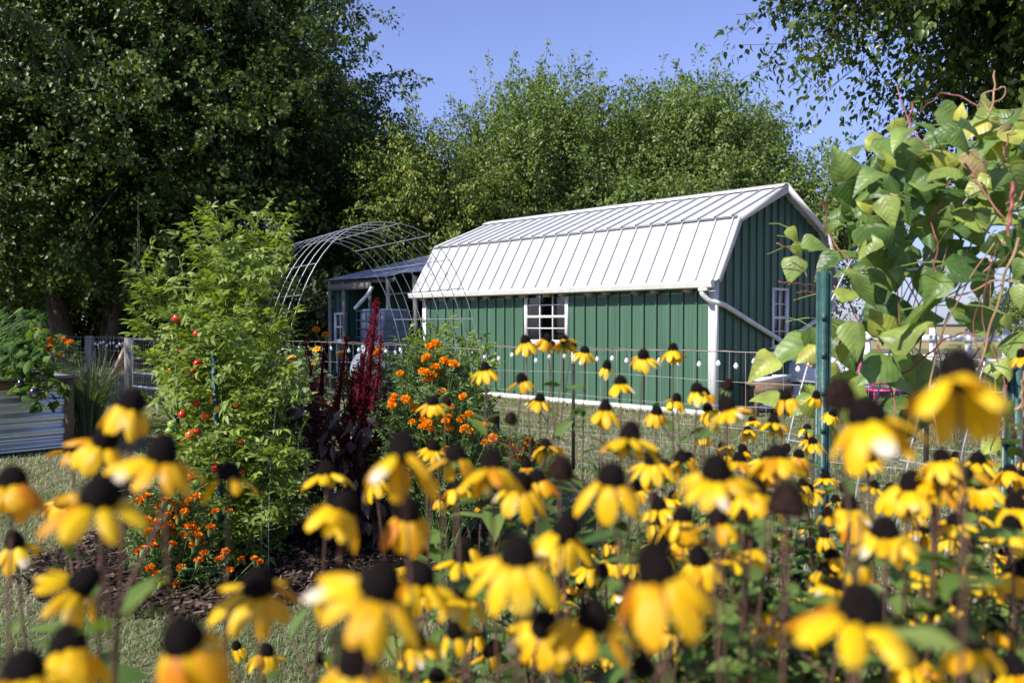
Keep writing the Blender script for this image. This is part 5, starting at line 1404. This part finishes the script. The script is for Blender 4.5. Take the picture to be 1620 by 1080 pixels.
# ---------------------------------------------------------------- coneflowers
def petals(n, droopd, spread, L0, W0, curlin=.9, miss=0):
    """drooping ray florets: each a small curved grid"""
    mb = MB()
    for k in range(n):
        if miss and rng.random() < miss: continue
        a = 6.283 * k / n + rng.normal(0, .12)
        dl = droopd + rng.normal(-.06, spread * 1.35)
        L = L0 * rng.uniform(.82, 1.10); W = W0 * rng.uniform(.80, 1.08)
        u = np.linspace(0, 1, 9)
        ang = -(dl * (.35 + .65 * u ** curlin))                 # bends further down along its length
        r_ = .0068 + np.concatenate([[0], np.cumsum(np.cos((ang[1:] + ang[:-1]) / 2) * L / 8)])
        z_ = np.concatenate([[0], np.cumsum(np.sin((ang[1:] + ang[:-1]) / 2) * L / 8)]) - .001
        hw = W * np.array([.30, .58, .80, .95, 1.0, .97, .86, .62, .22]) / 2
        tw = rng.normal(0, .25)
        v = np.linspace(-1, 1, 5)
        o = np.array([math.cos(a), math.sin(a)]); s_ = np.array([-math.sin(a), math.cos(a)])
        notch = .0012 * np.abs(v) ** 2
        V = np.zeros((9, 5, 3))
        for j, vv in enumerate(v):
            xy = o[None] * (r_ - (u > .95) * notch[j])[:, None] + s_[None] * (hw * vv)[:, None]
            V[:, j, :2] = xy; V[:, j, 2] = z_ + hw * (.35 * (1 - vv * vv) - .1) + hw * vv * tw * u + .0004 * math.cos(vv * 9)
        UVg = np.zeros((9, 5, 2)); UVg[..., 0] = u[:, None]; UVg[..., 1] = v[None] * .5
        mb.grid(V, np.clip(rng.normal(.5, .24), 0, 1), UVg.reshape(-1, 2))
    # green sepals and receptacle
    return mb
def cone_mesh(rx, h, sp_):
    mb = MB()
    t = np.linspace(0, 1, 15)
    prof = np.c_[rx * np.sqrt(np.clip(1 - (t * 1.0) ** 2.3, 0, 1)) * (1 + .0 * t), h * t - h * .12]
    prof = np.vstack([[.003, -h * .22], [rx * .85, -h * .18], prof])
    mb.lathe((0, 0, 0), prof, 26)
    n = 330
    k = np.arange(n) + .5
    z = k / n; th = math.pi * (1 + 5 ** .5) * k
    rr = np.interp(z * h - h * .12, prof[2:, 1], prof[2:, 0])
    p = np.c_[np.cos(th) * rr, np.sin(th) * rr, z * h - h * .12]
    nrm = unit(p - [0, 0, h * .15])
    mb.leaves((np.array([[0, -.5, 0], [0, .5, 0], [.6, .35, 0], [1, 0, 0], [.6, -.35, 0]], float), np.array([[0, 1, 2], [0, 2, 4], [4, 2, 3]])), p, nrm + rng.normal(0, .25, p.shape), rvec(n), sp_ * rng.uniform(.6, 1.3, n), sp_ * .7, rng.random(n))
    return mb
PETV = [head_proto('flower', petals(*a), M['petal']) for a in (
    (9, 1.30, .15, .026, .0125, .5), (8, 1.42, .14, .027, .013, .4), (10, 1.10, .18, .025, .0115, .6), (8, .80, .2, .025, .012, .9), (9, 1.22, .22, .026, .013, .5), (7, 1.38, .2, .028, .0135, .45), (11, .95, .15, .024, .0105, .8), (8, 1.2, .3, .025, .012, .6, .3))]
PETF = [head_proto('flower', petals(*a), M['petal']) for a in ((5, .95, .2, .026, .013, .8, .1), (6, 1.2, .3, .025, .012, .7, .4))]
CONEV = [head_proto('cone', cone_mesh(.0092, .0150, .0012), M['cone']), head_proto('cone', cone_mesh(.0096, .0135, .0011), M['cone']), head_proto('cone', cone_mesh(.0088, .0168, .0012), M['cone'])]
SEEDV = head_proto('seed_head', cone_mesh(.0092, .0165, .0019), M['seed_cone'])
_s = MB(); _a = np.arange(9) * 6.283 / 9
_s.leaves(T_OVA, np.c_[np.cos(_a) * .003, np.sin(_a) * .003, np.full(9, -.003)], np.c_[np.cos(_a), np.sin(_a), np.full(9, -.55)], np.c_[np.zeros((9, 2)), np.ones(9)], .013, .0055)
SEP = head_proto('sepals', _s, M['rud_leaf'])

GROUPS = '''20,766,42,f 157,789,58,f 126,927,44,f 108,1025,52,f 37,1066,60,f
208,640,38,f 165,699,38,f 114,713,24,f 98,795,22,f 24,860,28,f
255,723,48,f 362,754,35,p 291,1013,62,f 409,931,50,f
517,748,28,f 507,1043,18,p 375,1023,14,f 421,1033,22,f
542,803,42,f 538,921,42,f 599,930,66,f 566,1052,62,f
637,720,50,f 645,814,40,f 664,917,45,f 659,1018,30,f
686,709,20,f 595,759,22,f 720,770,20,f 700,789,16,f 685,637,18,f 705,640,16,s 633,894,14,f
720,723,33,f 778,741,40,f 825,768,34,f 850,758,26,f 730,886,28,f 733,940,36,f
833,737,17,f 864,707,19,f 780,665,16,s 807,666,18,s 762,800,14,p 781,1025,22,f 765,933,16,f 832,541,16,f 865,537,14,f 893,540,15,f 873,549,13,s 904,550,14,s 768,585,17,f 826,602,18,f 854,632,16,f 890,925,20,p
886,751,38,s 820,882,55,f 893,843,42,f 861,992,42,f 967,759,44,f 1040,909,68,f 937,984,52,f
982,606,19,f 958,648,21,f 1039,653,17,f 1050,738,20,f 1005,772,20,f 1036,827,20,f 925,556,14,f 960,580,14,f 1018,564,18,f 1003,861,14,f
997,693,34,f 1133,750,46,f 1080,821,30,f 1107,887,32,f
1070,632,15,f 1103,617,19,f 1116,623,14,f 1120,647,15,f 1150,612,17,s 1076,729,15,s 1144,708,14,f 1110,689,13,f 1065,555,16,f 1046,1020,14,f
1183,681,12,f 1152,720,12,f 1046,796,9,s 1190,665,11,f 1204,927,10,f
1152,648,27,f 1192,775,34,f 1181,864,30,f
1175,711,14,f 1181,720,13,f 1243,711,13,s 1236,720,14,f
1243,629,18,f 1224,670,19,f 1212,726,20,f 1191,1042,24,f 1235,980,24,f 1305,905,24,f 1268,932,18,f
1291,627,13,f 1317,655,12,f 1277,678,12,f 1279,693,12,f 1286,700,14,f 1264,720,16,f 1271,752,15,s 1306,755,15,f 1337,773,17,s 1280,775,16,f 1322,792,14,f 1337,815,16,s 1306,1007,10,f
1244,807,55,s 1372,662,56,f 1327,635,45,s 1360,970,70,f 1400,842,40,f
1481,757,34,f 1440,770,34,f 1410,780,24,f 1462,902,26,f
1517,602,66,f 1530,1020,52,f
1547,729,22,p 1597,746,20,f 1617,563,15,f 1502,847,20,f 1525,867,18,s 1588,875,16,f
1525,761,24,f 1554,767,26,f 1607,800,30,f 1576,990,32,f 1607,1062,36,f 1560,920,24,f 1612,905,30,f'''.strip().split('\n')
CLAB = [
 ('black eyed susan with the broadest drooping head near the lower left corner', 12),
 ('black eyed susan with flat heads in front of the raised bed and grass clump', 10),
 ('black eyed susan with a white tipped head in front of the tomato foot', 8),
 ('black eyed susan with small heads standing over the lawn right of the tomato', 10),
 ('black eyed susan with dark blurred cones over the mulch below the amaranth', 16),
 ('black eyed susan with a huge white tipped head covering the amaranth base', 14),
 ('black eyed susan with small heads among the orange marigolds', 18),
 ('black eyed susan with five heads bunched right below the orange marigolds', 18),
 ('black eyed susan tallest of all, its heads overlapping the barn window', 20),
 ('black eyed susan with very large blurred heads at the bottom centre', 22),
 ('black eyed susan with sharp small heads against the right half of the barn wall', 22),
 ('black eyed susan with four big drooping heads below the white barn corner post', 20),
 ('black eyed susan with a brown seed head before the white barn corner post', 22),
 ('black eyed susan with tiny heads low over the lawn below the corner post', 24),
 ('black eyed susan with white tipped petals in front of the corner post foot', 20),
 ('black eyed susan with a knot of tiny heads left of the green stake', 22),
 ('black eyed susan with heads in front of the timber table', 30),
 ('black eyed susan with many tiny heads climbing around the broad green stake', 26),
 ('black eyed susan with a giant blurred head in front of the bean trellis foot', 22),
 ('black eyed susan with paired yellow heads under the bean vine', 26),
 ('black eyed susan with the highest giant blurred head over the bean leaves', 14),
 ('black eyed susan with small heads among the vines at the right edge', 26),
 ('black eyed susan with clustered heads filling the lower right corner', 30)]
fl = []
for gi, gl_ in enumerate(GROUPS):
    for e in gl_.split():
        a = e.split(','); w_ = float(a[2]); d_ = min(2.4, max(.33, FOC * .0182 / w_))
        fl.append([gi, at(float(a[0]), float(a[1]), d_), a[3], w_ / FOC * d_ / .0182])
cent = [np.mean([f[1] for f in fl if f[0] == g_], 0) for g_ in range(len(GROUPS))]
# small heads deeper in the patch
dens = []
while len(dens) < 250:
    px_, d_ = rng.uniform(840, 1640), rng.uniform(.95, 1.9)
    if len(dens) > 170: px_, d_ = rng.uniform(640, 1640), rng.uniform(.62, 1.15)
    py_ = rng.uniform(720, 1085)
    if px_ < 1000 and py_ < 850: continue
    p = at(px_, py_, d_)
    if p[2] < .55: continue
    far = [8, 10, 12, 13, 15, 16, 17, 21, 22] if d_ > 1 else [3, 6, 7, 9, 11, 14, 16, 19, 22]
    g_ = far[int(np.argmin([np.linalg.norm((cent[k] - p)[:2]) for k in far]))]
    dens.append(1); fl.append([g_, p, 's' if rng.random() < .12 else 'f', rng.uniform(.75, 1.0)])
order_far = {6, 8, 10, 12, 13, 15, 16, 17, 21, 22}
for g_, gl_ in enumerate(GROUPS):
    mem = [f for f in fl if f[0] == g_]
    pts = np.array([f[1] for f in mem])
    bc = pts.mean(0) * [1, 1, 0] + [0, .12, 0]
    base = np.array([bc[0] * (1.02), bc[1], 0])
    root = thing('coneflower', CLAB[g_][0], 'coneflower', base, 'yellow coneflowers in the foreground')
    st, lf = MB(), MB()
    nl = CLAB[g_][1]
    LPs, LDs = [], []
    near = base[1] < .75
    for i, (_, p, kind, sc) in enumerate(mem):
        tilt = (rng.normal(.0, .20), rng.normal(-.05, .22))
        fork = base * .45 + p * .55; fork[2] = p[2] * .62; fork[:2] += rng.normal(0, .025 if near else .07, 2)
        t = np.linspace(0, 1, 14)[:, None]
        b0 = base + [rng.normal(0, .03 if near else .09), rng.normal(0, .03 if near else .09), 0]
        Q = (1 - t) ** 3 * b0 + 3 * t * (1 - t) ** 2 * (b0 * .7 + fork * .3 + [0, 0, fork[2] * .25]) + 3 * t ** 2 * (1 - t) * (p * [1, 1, 0] + [0, 0, p[2] * .78] + np.r_[rng.normal(0, .02, 2), 0]) + t ** 3 * (p - [0, 0, .004])
        rs_ = np.linspace(.0030, .0011, 14) if not near else np.linspace(.0024, .0010, 14)
        st.tube(Q, rs_, 6)
        me = SEEDV if kind == 's' else (PETF[i % 2] if kind == 'p' else PETV[(i * 3 + g_) % len(PETV)])
        rot = (tilt[0], tilt[1], rng.uniform(0, 6.28))
        if kind == 's':
            o = put(SEEDV, 'seed_head', root, p, rot, sc)
        else:
            o = put(me, 'flower', root, p, rot, sc)
            cz = bpy.data.objects.new('cone', CONEV[(i + g_) % 3]); C.objects.link(cz); cz.parent = o
        if not near:
            sp_ = bpy.data.objects.new('sepals', SEP); C.objects.link(sp_); sp_.parent = o
        # leaves on this stem
        s_ = rng.uniform(.25, .93, nl)
        if near: s_ = rng.uniform(.30, .96, nl)
        q = np.stack([np.interp(s_, t[:, 0], Q[:, k]) for k in range(3)], -1)
        az = rng.uniform(0, 6.28, nl)
        LPs.append(q); LDs.append(np.c_[np.cos(az), np.sin(az), rng.uniform(-.3, .8, nl), s_])
        # side twig with a bud
        for r_ in range(1 if near else 2):
            k = rng.integers(7, 12); e_ = Q[k] + np.r_[rng.normal(0, .05, 2), rng.uniform(.03, .10)]
            if e_[2] < p[2] - .03:
                st.tube(curve(Q[k], e_, 5, .06), .0013, 5)
                LPs.append(e_[None]); LDs.append(np.array([[rng.normal(), rng.normal(), .5, .9]]))
    LP = np.concatenate(LPs); LD4 = np.concatenate(LDs); n = len(LP)
    sz = np.where(LD4[:, 3] > .8, .6, 1.0) * rng.uniform(.04, .09, n) * (1.0 if not near else .72)
    camd = np.linalg.norm(LP - [0, 0, CAM_H], axis=1)
    kp = (camd > .30)
    LP, LD4, sz, n = LP[kp], LD4[kp], sz[kp], kp.sum()
    lf.leaves(T_LAN, LP, LD4[:, :3], rng.normal(0, .35, (n, 3)) + [0, 0, 1], sz, sz * rng.uniform(.38, .6, n), np.clip(rng.normal(.45, .22, n), 0, 1))
    mesh_obj('stem', st, M['rud_stem'], root, smooth=True)
    mesh_obj('foliage', lf, M['rud_leaf'], root, smooth=True)
print('scene built:', len(bpy.data.objects), 'objects', sum(len(m.polygons) for m in bpy.data.meshes), 'faces')
